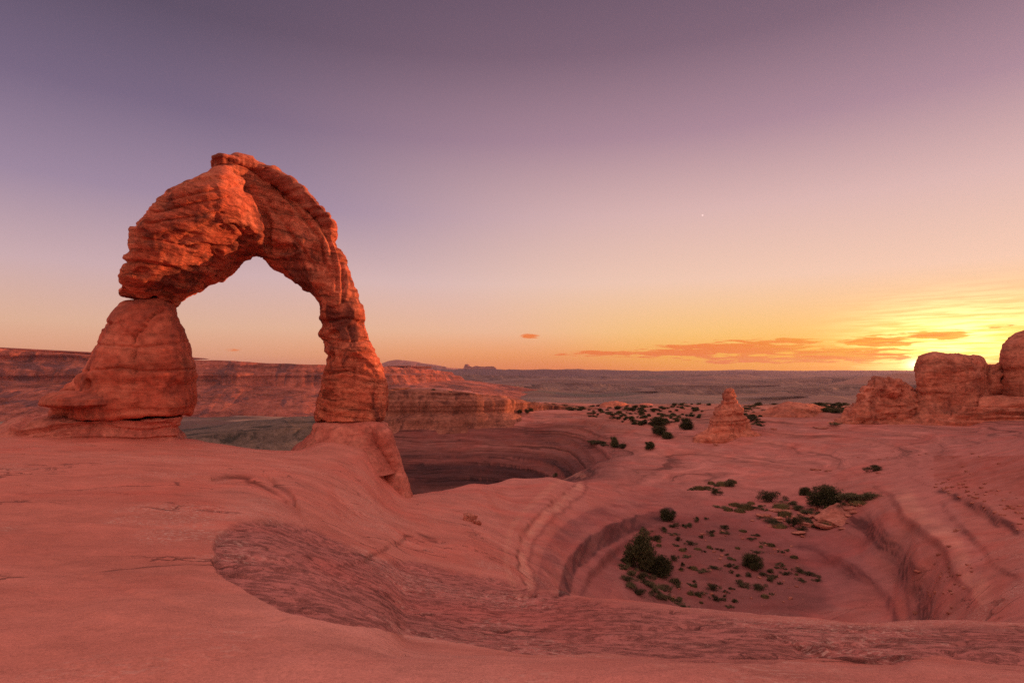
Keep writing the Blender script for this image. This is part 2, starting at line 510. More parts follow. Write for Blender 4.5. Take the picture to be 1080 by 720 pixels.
# ------------------------------------------------------------------ the ground: one sheet out to the horizon
# profiles along a sight line: column of the photo -> (row, depth in metres); rows behind a brow are simply lower
NEARP = [(0.8, -1.62), (1.8, -1.66)]
TAIL_L = [(48, -14), (75, -38), (130, -58), (300, -68), (560, -70), (1000, -68), (2500, -60), (5000, -30), (7600, 10), (9300, 12)]
TAIL_R = [(190, -14), (260, -34), (450, -60), (800, -76), (1300, -76), (2400, -68), (4000, -42), (6200, -14), (7600, 8), (9300, 12)]
PROF = [
    (-320, [(720, 3.0), (640, 4.6), (570, 8), (515, 14), (480, 20), (462, 28), (455, 40)], TAIL_L),
    (0, [(720, 3.1), (640, 4.7), (570, 8), (520, 13), (490, 18.5), (470, 26), (460.5, 32.5), (457, 40)], TAIL_L),
    (110, [(720, 3.1), (645, 4.5), (580, 7.5), (525, 12.8), (490, 19), (470, 27), (460.5, 32.5), (457, 40)], TAIL_L),
    (200, [(720, 3.1), (650, 4.3), (590, 7), (530, 12.5), (495, 19), (473, 28), (463.5, 33), (466, 36)], TAIL_L),
    (260, [(720, 3.1), (655, 4.3), (600, 6.6), (540, 11.5), (500, 18.5), (480, 27), (473, 32), (478, 36)], TAIL_L),
    (310, [(720, 3.1), (655, 4.3), (605, 6.7), (558, 11), (512, 18), (486, 26), (476.5, 32), (480, 36)], TAIL_L),
    (345, [(720, 3.1), (660, 4.3), (612, 7.0), (568, 11.6), (518, 19.5), (486, 27), (465, 33.5), (452, 36), (452, 38)], [(44, -9)] + TAIL_L[1:]),
    (380, [(720, 3.1), (668, 4.3), (622, 7.2), (579, 12.2), (530, 21), (496, 28), (470, 33.3), (453, 36), (453, 38)], [(44, -12), (55, -22), (75, -26), (85, -22), (98, -15), (110, -11), (119, -4.3), (150, -4.3)] + TAIL_R),
    (408, [(720, 3.1), (676, 4.4), (630, 7.6), (589, 12.6), (547, 20.5), (522, 29), (506, 34), (505, 36)], [(46, -17), (56, -24), (72, -27), (85, -21), (98, -15), (110, -11), (119, -4.2), (150, -4.3)] + TAIL_R),
    (430, [(720, 3.1), (685, 4.7), (640, 8.3), (600, 13), (560, 20), (533, 29), (523, 35), (524, 38)], [(50, -22), (66, -27), (84, -21), (97, -15.5), (108, -11.3), (114, -10), (119, -4.3), (150, -4.3)] + TAIL_R),
    (460, [(720, 3.1), (688, 4.8), (641, 8.8), (603, 13.6), (565, 21), (532, 31), (518.5, 38), (522, 42)], [(54, -21), (68, -26), (84, -20.5), (97, -15.2), (108, -11.2), (114, -10), (119, -4.4), (150, -4.5)] + TAIL_R),
    (500, [(720, 3.1), (690, 5.0), (641, 9.4), (604, 14.5), (570, 21.5), (535, 32), (512, 43), (514, 47)], [(58, -18), (70, -22), (86, -19), (98, -14.7), (108, -11.2), (114, -10), (119, -5.2), (150, -5.4)] + TAIL_R),
    (545, [(720, 3.1), (690, 5.2), (641, 10), (612, 15.5), (590, 22), (555, 31), (520, 43), (504.5, 50), (508, 54)], [(63, -15.5), (73, -19), (87, -16.9), (98, -14.2), (107, -11.6), (114, -9.9), (120, -8.2), (150, -8)] + TAIL_R),
    (575, [(720, 3.1), (690, 5.3), (641, 10), (619, 13.6), (624, 17.5), (606, 22.5), (566, 30), (528, 40), (504.5, 50.5), (508, 55)], [(64, -13.5), (74, -17), (86, -15.6), (97, -13.4), (107, -11.1), (116, -9.1), (126, -8.2), (150, -8.2)] + TAIL_R),
    (605, [(720, 3.1), (690, 5.4), (645, 9.3), (625, 12.4), (648, 17.5), (622, 23.5), (576, 31), (540, 40), (510, 51), (508, 56)], [(66, -12.0), (75, -14.2), (85, -13.6), (96, -12.2), (106, -10.5), (116, -9.1), (126, -8.4), (150, -8.6)] + TAIL_R),
    (640, [(720, 3.1), (690, 5.5), (650, 8.7), (629.5, 11.6), (660, 17.5), (634, 24.5), (590, 31), (550, 40), (520, 50), (500, 59), (489, 67)], [(76, -11.6), (86, -11.0), (96, -9.8), (106, -9.3), (116, -8.7), (128, -8.3), (150, -8.7)] + TAIL_R),
    (680, [(720, 3.1), (690, 5.6), (652, 8.6), (634.5, 11.2), (676, 17.5), (648, 25), (622, 29), (585, 35), (550, 43), (519, 54), (497, 63), (484, 70)], [(80, -10.4), (92, -9.8), (102, -9.0), (112, -8.5), (128, -8.2), (150, -8.7)] + TAIL_R),
    (725, [(720, 3.1), (690, 5.7), (656, 8.3), (639.5, 10.6), (684, 17.5), (655, 25), (637, 28.8), (600, 34), (565, 40.5), (540, 47), (514, 57), (490, 68)], [(80, -10.3), (92, -9.5), (102, -8.8), (112, -8.4), (128, -8.3), (150, -8.8)] + TAIL_R),
    (790, [(720, 3.1), (690, 5.7), (660, 7.9), (645.5, 10), (690, 17.5), (660, 25.5), (640, 29), (605, 34), (573, 39.5), (545, 46), (515, 56), (490, 67)], [(78, -10.1), (88, -9.0), (100, -8.2), (112, -8.1), (130, -8.2), (150, -8.8)] + TAIL_R),
    (860, [(720, 3.1), (692, 5.7), (664, 7.7), (651, 9.6), (690, 17), (668, 24.5), (645, 28.5), (607, 34), (573, 39.7), (551, 44), (536, 47), (510, 55.5), (485, 66)], [(77, -9.3), (88, -8.3), (100, -7.6), (112, -7.6), (130, -8.0), (150, -8.8)] + TAIL_R),
    (905, [(720, 3.1), (692, 5.7), (667, 7.6), (654.5, 9.3), (690, 17), (669, 23.5), (642, 27.6), (606, 32.6), (572, 37.6), (543, 41.6), (521, 45.5), (505, 53), (480, 64)], [(77, -8.9), (88, -8.2), (100, -7.4), (112, -7.4), (130, -7.9), (150, -8.8)] + TAIL_R),
    (940, [(720, 3.1), (692, 5.7), (668, 7.5), (655, 9.2), (688, 16.5), (668, 22.5), (644, 26.5), (611, 31), (585, 33.2), (562, 34.5), (535, 39), (515, 46), (495, 54), (475, 65)], [(78, -8.4), (90, -8.1), (102, -7.4), (115, -7.4), (135, -7.8)] + TAIL_R),
    (970, [(720, 3.1), (692, 5.7), (668, 7.5), (655.5, 9.3), (682, 16), (666, 21), (648, 24.4), (622, 26.6), (592, 27.6), (570, 30), (540, 36), (511, 44), (487, 55), (467, 67)], [(80, -8.0), (92, -7.9), (105, -7.4), (120, -7.4), (140, -7.6)] + TAIL_R),
    (1000, [(720, 3.1), (692, 5.7), (668, 7.5), (656, 9.5), (672, 15), (662, 18.5), (640, 20.6), (612, 23), (585, 26), (560, 29.5), (530, 36), (504, 44), (482, 54), (464, 66)], [(80, -7.8), (92, -7.9), (105, -7.4), (120, -7.4), (140, -7.6)] + TAIL_R),
    (1040, [(720, 3.1), (692, 5.7), (668, 7.5), (656.5, 9.6), (662, 14), (650, 16.8), (625, 19), (600, 21.8), (575, 25), (553, 28.5), (528, 33.5), (500, 40), (478, 50), (462, 63)], [(80, -7.5), (92, -7.7), (105, -7.4), (120, -7.4), (140, -7.6)] + TAIL_R),
    (1085, [(720, 3.1), (692, 5.7), (668, 7.5), (657, 9.8), (656, 13), (640, 15.2), (612, 18), (585, 21.3), (563, 25), (549, 27.8), (521, 32), (490, 38), (470, 46), (457, 60)], [(80, -7.2), (92, -7.4), (105, -7.2), (120, -7.2), (140, -7.4)] + TAIL_R),
    (1170, [(720, 3.1), (692, 5.7), (668, 7.5), (652, 10), (630, 14), (598, 18), (568, 22), (533, 27), (490, 32), (430, 42), (388, 52), (364, 64), (370, 80)], [(110, 1), (140, -5)] + TAIL_R),  # unseen ridge from here on, raised to block sun from the foreground
    (1290, [(720, 3.1), (692, 5.7), (668, 7.5), (645, 10), (612, 14), (570, 18), (530, 22), (470, 28), (425, 34), (375, 42), (345, 52), (335, 62), (345, 78)], [(110, 2), (150, -3)] + TAIL_R),
    (1600, [(720, 3.1), (692, 5.7), (668, 7.5), (640, 10), (585, 14), (530, 18), (470, 22), (385, 28), (345, 34), (318, 42), (308, 52), (318, 62)], [(110, 2), (150, -3)] + TAIL_R),
]
DGRID = np.concatenate([np.geomspace(0.8, 160, 860), np.geomspace(160, 9300, 240)[1:]])
LOGD = np.log(DGRID)
_th, _zc = [], []
for cx, pts, tail in PROF:
    pr = list(NEARP) + [(D, -(y - HOR) / F * D) for y, D in pts]
    pr += [t for t in tail if t[0] > pr[-1][0] * 1.04]
    xs = np.log([p[0] for p in pr])
    zs = np.array([p[1] for p in pr], float)
    _th.append(math.atan((cx - 540) / F))
    _zc.append(pchip(xs, zs, LOGD))
_th = np.array(_th)
_zc = np.array(_zc)
_core = np.radians(np.arange(-50, 50.001, 0.125))
_side = np.radians(np.linspace(50, 180, 40)[1:])
THETA = np.concatenate([-_side[::-1][1:], _core, _side])
ZREL = pchip(_th, _zc, np.clip(THETA, _th[0], _th[-1]))      # (theta, D)
TH, DD = np.meshgrid(THETA, DGRID, indexing='ij')
CL = np.cos(np.clip(TH, -0.96, 0.96))
RR = DD / CL
GX, GY = RR * np.sin(TH), RR * np.cos(TH)
PXX = 540 + F * np.tan(np.clip(TH, -0.96, 0.96))             # photo column of every ground vertex
INFRONT = (np.abs(TH) < 0.96)


def seg_dist(xa, ya, poly):
    """distance to a polyline and which side of it (+ = right of its direction of travel)"""
    best = np.full(xa.shape, 1e9)
    side = np.zeros(xa.shape)
    for (x0, y0), (x1, y1) in zip(poly[:-1], poly[1:]):
        dx, dy = x1 - x0, y1 - y0
        t = np.clip(((xa - x0) * dx + (ya - y0) * dy) / (dx * dx + dy * dy), 0, 1)
        d = np.hypot(xa - x0 - t * dx, ya - y0 - t * dy)
        cr = dx * (ya - y0) - dy * (xa - x0)
        upd = d < best
        best = np.where(upd, d, best)
        side = np.where(upd, np.sign(cr), side)
    return best, side


def in_poly(xa, ya, poly):
    ins = np.zeros(xa.shape, bool)
    n = len(poly)
    for i in range(n):
        x0, y0 = poly[i]
        x1, y1 = poly[(i + 1) % n]
        c = ((y0 > ya) != (y1 > ya)) & (xa < (x1 - x0) * (ya - y0) / (y1 - y0 + 1e-12) + x0)
        ins ^= c
    return ins


def px_ground(x, y, zrel):
    pass


def smooth_curve(pts, n=60):
    p = np.array(pts, float)
    t = np.concatenate([[0], np.cumsum(np.hypot(*np.diff(p, axis=0).T))])
    q = pchip(t, p, np.linspace(0, t[-1], n))
    return [tuple(v) for v in q]


ROW0 = HOR - F * ZREL / DD                                   # photo row of every ground vertex before relief
# --- relief: swells, bedding steps and terraces, all real height
relief = 0.05 * fbm(GX * 0.55, GY * 0.55, 0 * GX, 4, 11) * np.clip(DD / 6, 0.3, 1.6)
relief += 0.22 * fbm(GX * 0.11, GY * 0.11, 0 * GX, 4, 12) * sstep(DD, 8, 30) * (1 - sstep(DD, 150, 400))
relief += 0.020 * fbm(GX * 2.4, GY * 3.6, 0 * GX, 3, 13) * (1 - sstep(DD, 25, 60))
relief += 9.0 * fbm(GX * 0.004, GY * 0.004, 0 * GX, 5, 14) * sstep(DD, 220, 700)
relief += 46.0 * fbm(GX * 0.0010, GY * 0.0022, 0 * GX, 6, 15) * sstep(DD, 900, 2600) * (1 - 0.55 * sstep(DD, 5500, 8000))
relief += 24.0 * fbm(GX * 0.0016, 0 * GY, 0 * GX, 5, 18) * np.exp(-((DD - 7600) / 900.0) ** 2)
# stratified slopes: the height snaps to beds beyond the bowl and on the canyon side
zq = ZREL + relief + 0.5 * fbm(GX * 0.03, GY * 0.03, 0 * GX, 3, 16)
STEP = 0.85
fr = zq / STEP - np.floor(zq / STEP)
terr = (np.floor(zq / STEP) + sstep(fr, 0.36, 0.64)) * STEP - zq
terr_w = sstep(DD, 56, 74) * (1 - sstep(DD, 150, 190))
relief += terr * terr_w * 0.85
# terrace lips of the bowl, drawn as curves on the ground
LIPS = [   # heights are real steps in the rock
     # (curve, width of the step in px, height m, pale tread px, dark riser px)
    ([(606, 512), (585, 530), (562, 550), (549, 572), (547, 592), (555, 616)], 4, 0.5),
    ([(706, 541), (672, 552), (640, 566), (614, 583), (598, 603), (594, 626)], 5, 0.5),
    ([(720, 550), (690, 560), (655, 575), (630, 594), (612, 626)], 2.5, 0.35),
    ([(922, 512), (940, 525), (950, 545), (972, 562), (995, 580), (1004, 603), (1022, 625)], 3, -0.35),
    ([(985, 515), (1000, 540), (1030, 570), (1050, 596), (1085, 622)], 2.5, -0.16),
    ([(992, 518), (1020, 531), (1050, 548), (1085, 566)], 3, -0.45),
    ([(893, 540), (918, 556), (942, 580), (962, 605), (976, 630), (981, 658)], 6, -0.35),
    ([(844, 575), (885, 594), (920, 612), (940, 640), (945, 655)], 3, -0.5),
]
zone = (DD > 12) & (DD < 75) & INFRONT & (ROW0 > 480) & (ROW0 < 665)
zi = np.where(zone)
zx, zy = PXX[zi], ROW0[zi]
lip_d = []
LIPN = fbm(GX[zi] * 0.7, GY[zi] * 0.7, 0 * zx, 4, 71)
LIPH = fbm(GX[zi] * 0.16, GY[zi] * 0.16, 0 * zx, 3, 72)
for cpts, wd, hh in LIPS:
    d, s = seg_dist(zx, zy, smooth_curve(cpts))
    sd = d * s + 2.6 * LIPN
    lip_d.append((np.abs(sd), sd))
    de = np.minimum(np.hypot(zx - cpts[0][0], zy - cpts[0][1]), np.hypot(zx - cpts[-1][0], zy - cpts[-1][1]))
    near = np.exp(-(d / 26.0) ** 2) * (1 - np.exp(-(de / 22.0) ** 2))
    relief[zi] += hh * (0.62 + 0.9 * LIPH) * (sstep(sd, -wd, wd) - 0.5) * near
# rough lower patch of slickrock in the foreground (its own bed, a hand lower)
PATCH = smooth_curve([(1200, 690), (1080, 694), (1000, 690), (940, 694), (860, 688), (800, 696), (700, 694), (640, 686), (560, 690), (470, 676), (400, 664),
                      (330, 652), (285, 636), (250, 616), (228, 594), (224, 574), (246, 556), (300, 545), (340, 556), (370, 575), (430, 592),
                      (500, 604), (560, 622), (640, 634), (760, 646), (900, 657), (1080, 661), (1200, 662)], 140)
PATCH = PATCH + [(1200, 690)]
pz = np.where((DD > 2.2) & (DD < 24) & INFRONT & (ROW0 > 500) & (ROW0 < 720) & (PXX > 150))
pxx = PXX[pz] + 8 * fbm(GX[pz] * 0.9, GY[pz] * 0.9, 0 * GX[pz], 4, 21)
pyy = ROW0[pz] + 5 * fbm(GX[pz] * 0.9, GY[pz] * 0.9, 0 * GX[pz] + 4, 4, 22)
d, s = seg_dist(pxx, pyy, PATCH)
ins = in_poly(pxx, pyy, PATCH)
sdist = np.where(ins, d, -d)
rough = np.zeros(DD.shape)
rough[pz] = sstep(sdist, -1.2, 2.2)
up_fade = np.ones(DD.shape)
rough_geo = rough.copy()
relief -= rough_geo * 0.035 * np.clip(DD / 6, 0.4, 1.6)
# pits of that bed
pit = vnoise(GX * 1.5 + 0.4 * GY, GY * 2.6, 0 * GX, 31) + 0.5 * vnoise(GX * 3.4, GY * 5.5, 0 * GX, 32)
relief -= rough * 0.05 * sstep(pit, 0.25, 0.75) * (1 - sstep(DD, 14, 26))
# long shallow ledges crossing the foreground
LEDG = [([(845, 676), (875, 683), (910, 688), (940, 689)], 0.18), ([(1010, 684), (1050, 688), (1100, 690)], 0.18),
        ([(0, 578), (60, 592), (120, 612), (180, 632), (300, 655), (420, 690)], 0.05), ([(0, 640), (120, 652), (240, 668), (330, 690)], 0.035),
        ([(30, 520), (70, 512), (115, 522)], 0.05), ([(225, 500), (262, 502), (290, 510), (302, 522)], 0.30), ([(290, 505), (305, 512), (312, 528)], 0.35),
        ([(380, 585), (410, 575), (440, 562), (460, 568)], 0.12), ([(330, 545), (400, 540), (430, 528)], 0.08),
        ([(470, 520), (520, 545)], 0.08), ([(455, 565), (500, 590), (540, 612)], 0.06), ([(560, 690), (700, 676), (860, 700), (1000, 712)], 0.03)]
lz = np.where((DD > 2.5) & (DD < 48) & INFRONT & (ROW0 > 490) & (ROW0 < 725))
ledge_lines = []
for cpts, hh in LEDG:
    d, s = seg_dist(PXX[lz], ROW0[lz] + 3 * vnoise(GX[lz] * 1.5, GY[lz] * 1.5, 0 * GX[lz], 41), smooth_curve(cpts))
    sd = d * s
    ledge_lines.append((sd, hh))
    relief[lz] -= 0.5 * hh * sstep(sd, -2.2, 2.2) * np.exp(-np.clip(sd, 0, None) / 14.0) * np.exp(-np.clip(-sd - 3, 0, None) / 4.0)
def swell(c, w, d, wd, amp, seed, sc):
    return amp * np.exp(-((PXX - c) / w) ** 2) * np.exp(-((DD - d) / wd) ** 2) * (0.8 + 0.9 * fbm(GX * sc, GY * sc * 1.4, 0 * GX, 6, seed)) * INFRONT


relief += swell(540, 210, 5200, 900, 40, 61, 0.0014) + swell(985, 120, 2000, 520, 52, 62, 0.003) + swell(900, 70, 1350, 220, 26, 63, 0.005)
relief += swell(600, 120, 2700, 420, 26, 64, 0.003) + swell(790, 90, 3300, 500, 30, 65, 0.0025) + swell(470, 90, 2000, 300, 34, 66, 0.004) + swell(690, 60, 1500, 200, 12, 67, 0.006)
GZ = CAM_Z + ZREL + relief
ROW = HOR - F * (GZ - CAM_Z) / DD

# --- colours of the rock, with shade painted in at places
BASE = np.array([0.56, 0.200, 0.155])
col = np.ones(DD.shape + (3,)) * BASE


def paint(idx, c, w):
    w = np.clip(w, 0, 1)[..., None]
    col[idx] = col[idx] * (1 - w) + np.array(c) * w


ALL = (slice(None), slice(None))
paint(ALL, (0.61, 0.255, 0.205), sstep(fbm(GX * 0.05, GY * 0.05, 0 * GX, 4, 51), 0.05, 0.5) * (1 - sstep(DD, 40, 90)))
paint(ALL, (0.54, 0.160, 0.115), sstep(PXX, 420, 120) * 0.6 * (1 - sstep(DD, 40, 80)))
# the rock right of the arch is browner and greyer than the red slope under it
paint(ALL, (0.45, 0.160, 0.138), sstep(PXX, 430, 700) * sstep(DD, 4, 12) * 0.8)
paint(ALL, (0.50, 0.175, 0.142), sstep(PXX, 430, 700) * (1 - sstep(DD, 4, 12)) * 0.8)
bandf = vnoise(0 * GX, 0 * GX, (GZ + 0.05 * GX + 0.25 * fbm(GX * 0.12, GY * 0.12, 0 * GX, 3, 77)) * 3.2, 78)
paint(ALL, (0.47, 0.140, 0.105), sstep(bandf, 0.1, 0.5) * 0.45 * (1 - sstep(DD, 40, 60)))
paint(ALL, (0.445, 0.158, 0.138), rough * 0.9)
# farther slickrock shelves: paler pink with dark beds
paint(ALL, (0.44, 0.170, 0.142), sstep(DD, 45, 70) * (1 - sstep(DD, 180, 260)) * 0.8)
# the canyon side's shade, painted dark into the colour of its beds
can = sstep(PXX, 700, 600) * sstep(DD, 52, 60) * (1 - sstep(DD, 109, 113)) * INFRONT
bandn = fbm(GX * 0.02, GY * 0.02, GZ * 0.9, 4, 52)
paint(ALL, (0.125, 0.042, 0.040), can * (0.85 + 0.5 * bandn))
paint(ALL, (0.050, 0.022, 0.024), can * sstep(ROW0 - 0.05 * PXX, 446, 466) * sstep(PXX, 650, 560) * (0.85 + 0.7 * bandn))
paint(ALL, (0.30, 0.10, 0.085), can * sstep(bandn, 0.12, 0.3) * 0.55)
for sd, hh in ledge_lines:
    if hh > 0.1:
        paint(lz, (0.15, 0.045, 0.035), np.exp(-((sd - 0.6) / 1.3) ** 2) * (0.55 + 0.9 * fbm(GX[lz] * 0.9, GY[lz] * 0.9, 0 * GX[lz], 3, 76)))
# bowl
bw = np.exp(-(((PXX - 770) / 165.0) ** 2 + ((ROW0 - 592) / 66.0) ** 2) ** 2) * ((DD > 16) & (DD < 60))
paint(ALL, (0.27, 0.092, 0.092), bw * 0.88)  # soft dark oval: the shade inside the bowl put into its colour
lw = np.zeros(zx.shape)
gxz, gyz = GX[zi], GY[zi]
wob = fbm(gxz * 0.5, gyz * 0.5, 0 * gxz, 4, 53) + 0.55 * fbm(gxz * 2.2, gyz * 2.2, 0 * gxz, 3, 68) + 0.5 * fbm(0 * gxz, 0 * gyz, GZ[zi] * 4.5 + 0.8 * fbm(gxz * 0.2, gyz * 0.2, 0 * gxz, 2, 70), 3, 69)
strn = 0.50 + 0.70 * sstep(fbm(gxz * 0.3, gyz * 0.3, GZ[zi] * 6.5, 3, 74), -0.16, 0.2)
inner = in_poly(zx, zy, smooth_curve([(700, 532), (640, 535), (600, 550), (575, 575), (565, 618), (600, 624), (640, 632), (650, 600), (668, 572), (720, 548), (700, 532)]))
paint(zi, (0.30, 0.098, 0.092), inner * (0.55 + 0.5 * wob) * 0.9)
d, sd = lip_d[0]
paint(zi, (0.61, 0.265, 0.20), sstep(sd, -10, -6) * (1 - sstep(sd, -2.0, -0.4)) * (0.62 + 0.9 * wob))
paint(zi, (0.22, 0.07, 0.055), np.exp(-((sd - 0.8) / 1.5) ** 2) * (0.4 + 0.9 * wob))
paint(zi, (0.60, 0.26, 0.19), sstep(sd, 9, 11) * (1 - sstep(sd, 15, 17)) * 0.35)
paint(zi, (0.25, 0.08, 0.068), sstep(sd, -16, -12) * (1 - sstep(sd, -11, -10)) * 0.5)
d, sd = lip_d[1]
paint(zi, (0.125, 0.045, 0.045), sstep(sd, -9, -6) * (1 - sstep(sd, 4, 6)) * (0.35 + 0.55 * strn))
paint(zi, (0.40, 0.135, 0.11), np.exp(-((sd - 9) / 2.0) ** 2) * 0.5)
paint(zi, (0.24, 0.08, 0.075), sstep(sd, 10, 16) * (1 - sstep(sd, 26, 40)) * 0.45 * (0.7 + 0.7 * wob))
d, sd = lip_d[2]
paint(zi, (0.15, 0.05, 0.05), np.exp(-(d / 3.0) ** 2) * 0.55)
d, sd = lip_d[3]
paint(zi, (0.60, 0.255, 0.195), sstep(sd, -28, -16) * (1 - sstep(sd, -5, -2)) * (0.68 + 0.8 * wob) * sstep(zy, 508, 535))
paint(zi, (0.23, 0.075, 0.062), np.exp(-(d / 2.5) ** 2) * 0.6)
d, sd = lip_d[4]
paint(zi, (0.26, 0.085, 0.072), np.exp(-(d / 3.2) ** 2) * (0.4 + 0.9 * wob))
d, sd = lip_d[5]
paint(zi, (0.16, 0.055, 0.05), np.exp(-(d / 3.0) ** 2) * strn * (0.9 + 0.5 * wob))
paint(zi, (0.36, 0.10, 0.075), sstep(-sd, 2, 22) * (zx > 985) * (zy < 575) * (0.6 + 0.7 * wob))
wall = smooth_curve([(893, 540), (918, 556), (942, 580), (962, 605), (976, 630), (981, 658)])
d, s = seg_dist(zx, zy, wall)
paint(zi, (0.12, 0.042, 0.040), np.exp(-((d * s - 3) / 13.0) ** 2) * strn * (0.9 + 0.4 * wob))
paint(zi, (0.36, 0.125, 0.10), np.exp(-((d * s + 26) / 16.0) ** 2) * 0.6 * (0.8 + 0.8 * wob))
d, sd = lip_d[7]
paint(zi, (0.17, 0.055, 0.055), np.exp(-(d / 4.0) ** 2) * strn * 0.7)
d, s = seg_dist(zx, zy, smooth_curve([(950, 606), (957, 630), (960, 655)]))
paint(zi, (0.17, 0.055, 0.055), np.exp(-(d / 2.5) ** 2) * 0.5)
# red sand of the bowl floor
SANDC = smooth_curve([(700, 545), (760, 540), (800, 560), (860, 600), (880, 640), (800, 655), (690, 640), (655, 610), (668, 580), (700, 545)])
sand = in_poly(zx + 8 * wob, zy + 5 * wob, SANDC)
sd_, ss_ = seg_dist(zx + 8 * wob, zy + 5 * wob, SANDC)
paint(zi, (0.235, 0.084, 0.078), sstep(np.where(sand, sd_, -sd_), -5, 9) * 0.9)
# pale lichened slab between the legs of the arch, grey flecks
sl = np.where((DD > 8) & (DD < 34) & INFRONT)
slab = in_poly(PXX[sl], ROW0[sl], smooth_curve([(240, 520), (255, 505), (300, 508), (310, 525), (300, 545), (260, 553), (236, 545), (240, 520)]))
paint(sl, (0.55, 0.22, 0.175), slab * (0.28 + 0.5 * fbm(GX[sl] * 2, GY[sl] * 2, 0 * GX[sl], 3, 54)))
# plateau sand and far valley
paint(ALL, (0.38, 0.148, 0.110), sstep(DD, 84, 108) * (1 - sstep(DD, 180, 260)) * sstep(PXX, 560, 660) * 0.8)
vn = fbm(GX * 0.004, GY * 0.008, 0 * GX, 5, 55)
vn2 = fbm(GX * 0.0011, GY * 0.0035, 0 * GX, 5, 56)
vn3 = fbm(GX * 0.02, GY * 0.05, 0 * GX, 4, 58)
far = sstep(DD, 170, 300)
paint(ALL, (0.120, 0.075, 0.066), far)
paint(ALL, (0.22, 0.115, 0.090), far * sstep(vn, 0.0, 0.35) * 0.8)
paint(ALL, (0.25, 0.165, 0.140), far * sstep(vn2, 0.16, 0.30) * 0.65 * (1 - sstep(DD, 3500, 5000)))
paint(ALL, (0.085, 0.085, 0.065), far * sstep(vn2, -0.08, -0.30) * 0.8)
paint(ALL, (0.10, 0.095, 0.07), far * sstep(vn3, 0.12, 0.30) * 0.5 * (1 - sstep(DD, 1500, 3000)))
paint(ALL, (0.42, 0.28, 0.21), far * sstep(PXX, 420, 300) * sstep(fbm(GX * 0.003, GY * 0.010, 0 * GX, 4, 57), 0.02, 0.25) * (1 - sstep(DD, 1100, 1500)) * 0.75)

paint(ALL, (0.28, 0.135, 0.09), far * np.exp(-((PXX - 950) / 110.0) ** 2) * np.exp(-((DD - 1900) / 900.0) ** 2) * (0.75 + 0.7 * vn3) * INFRONT)
paint(ALL, (0.075, 0.05, 0.055), far * sstep(DD, 3000, 4200) * (1 - sstep(DD, 7000, 8500)) * 0.8)
near_w = 1 - sstep(DD, 14, 40)
bed_w = np.clip(sstep(DD, 46, 66) * (1 - sstep(DD, 200, 300)) * 0.9 + 0.16 * bw, 0, 1)
bed_w = np.clip(bed_w * (1 - rough), 0, 1)
NTH, ND = DD.shape
verts = np.stack([GX, GY, GZ], -1).reshape(-1, 3)
faces = grid_faces(NTH, ND)
one = np.ones((NTH * ND, 1))
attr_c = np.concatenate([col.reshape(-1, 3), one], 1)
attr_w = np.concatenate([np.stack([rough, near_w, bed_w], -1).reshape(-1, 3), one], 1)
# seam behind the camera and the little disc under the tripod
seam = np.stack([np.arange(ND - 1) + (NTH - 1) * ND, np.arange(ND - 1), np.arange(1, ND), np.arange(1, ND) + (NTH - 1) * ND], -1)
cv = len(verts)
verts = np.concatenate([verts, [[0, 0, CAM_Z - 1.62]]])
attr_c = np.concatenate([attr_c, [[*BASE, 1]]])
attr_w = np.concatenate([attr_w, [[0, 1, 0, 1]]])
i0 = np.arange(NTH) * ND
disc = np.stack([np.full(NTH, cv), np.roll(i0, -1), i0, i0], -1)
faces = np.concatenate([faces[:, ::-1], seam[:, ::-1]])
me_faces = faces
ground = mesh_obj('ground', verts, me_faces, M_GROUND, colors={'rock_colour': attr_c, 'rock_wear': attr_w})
tag(ground, kind='structure')
tri = mesh_obj('ground_centre', np.concatenate([verts[i0], verts[cv:cv + 1]]), np.stack([np.full(NTH, NTH), (np.arange(NTH) + 1) % NTH, np.arange(NTH)], -1), M_GROUND,
               colors={'rock_colour': np.concatenate([attr_c[i0], attr_c[cv:cv + 1]]), 'rock_wear': np.concatenate([attr_w[i0], attr_w[cv:cv + 1]])})
tri.parent = ground


def ground_at(x, y, dmin=2.0, dmax=400.0):
    """first point of the ground met by the sight line through photo pixel (x, y)"""
    th = math.atan((x - 540) / F)
    i = np.clip(np.searchsorted(THETA, th), 1, len(THETA) - 1)
    t = (th - THETA[i - 1]) / (THETA[i] - THETA[i - 1])
    z = GZ[i - 1] * (1 - t) + GZ[i] * t
    ray = CAM_Z - (y - HOR) / F * DGRID
    ok = np.where((z >= ray) & (DGRID > dmin) & (DGRID < dmax))[0]
    j = ok[0] if len(ok) else np.argmin(np.abs(DGRID - dmax))
    D = DGRID[j]
    return Vector(((x - 540) / F * D, D, z[j]))


def ground_z(x, y):
    th = math.atan2(x, y)
    i = np.clip(np.searchsorted(THETA, th), 1, len(THETA) - 1)
    t = (th - THETA[i - 1]) / (THETA[i] - THETA[i - 1])
    z = GZ[i - 1] * (1 - t) + GZ[i] * t
    D = math.hypot(x, y) * math.cos(max(-0.96, min(0.96, th)))
    return float(np.interp(math.log(max(D, 0.81)), LOGD, z))


# ------------------------------------------------------------------ rocks swept between two outlines
def grid_normals(P):
    """normals of a (station, around) grid that wraps around"""
    du = np.gradient(P, axis=0)
    dv = np.roll(P, -1, 1) - np.roll(P, 1, 1)
    n = np.cross(dv, du)
    return n / (np.linalg.norm(n, axis=-1, keepdims=True) + 1e-9)


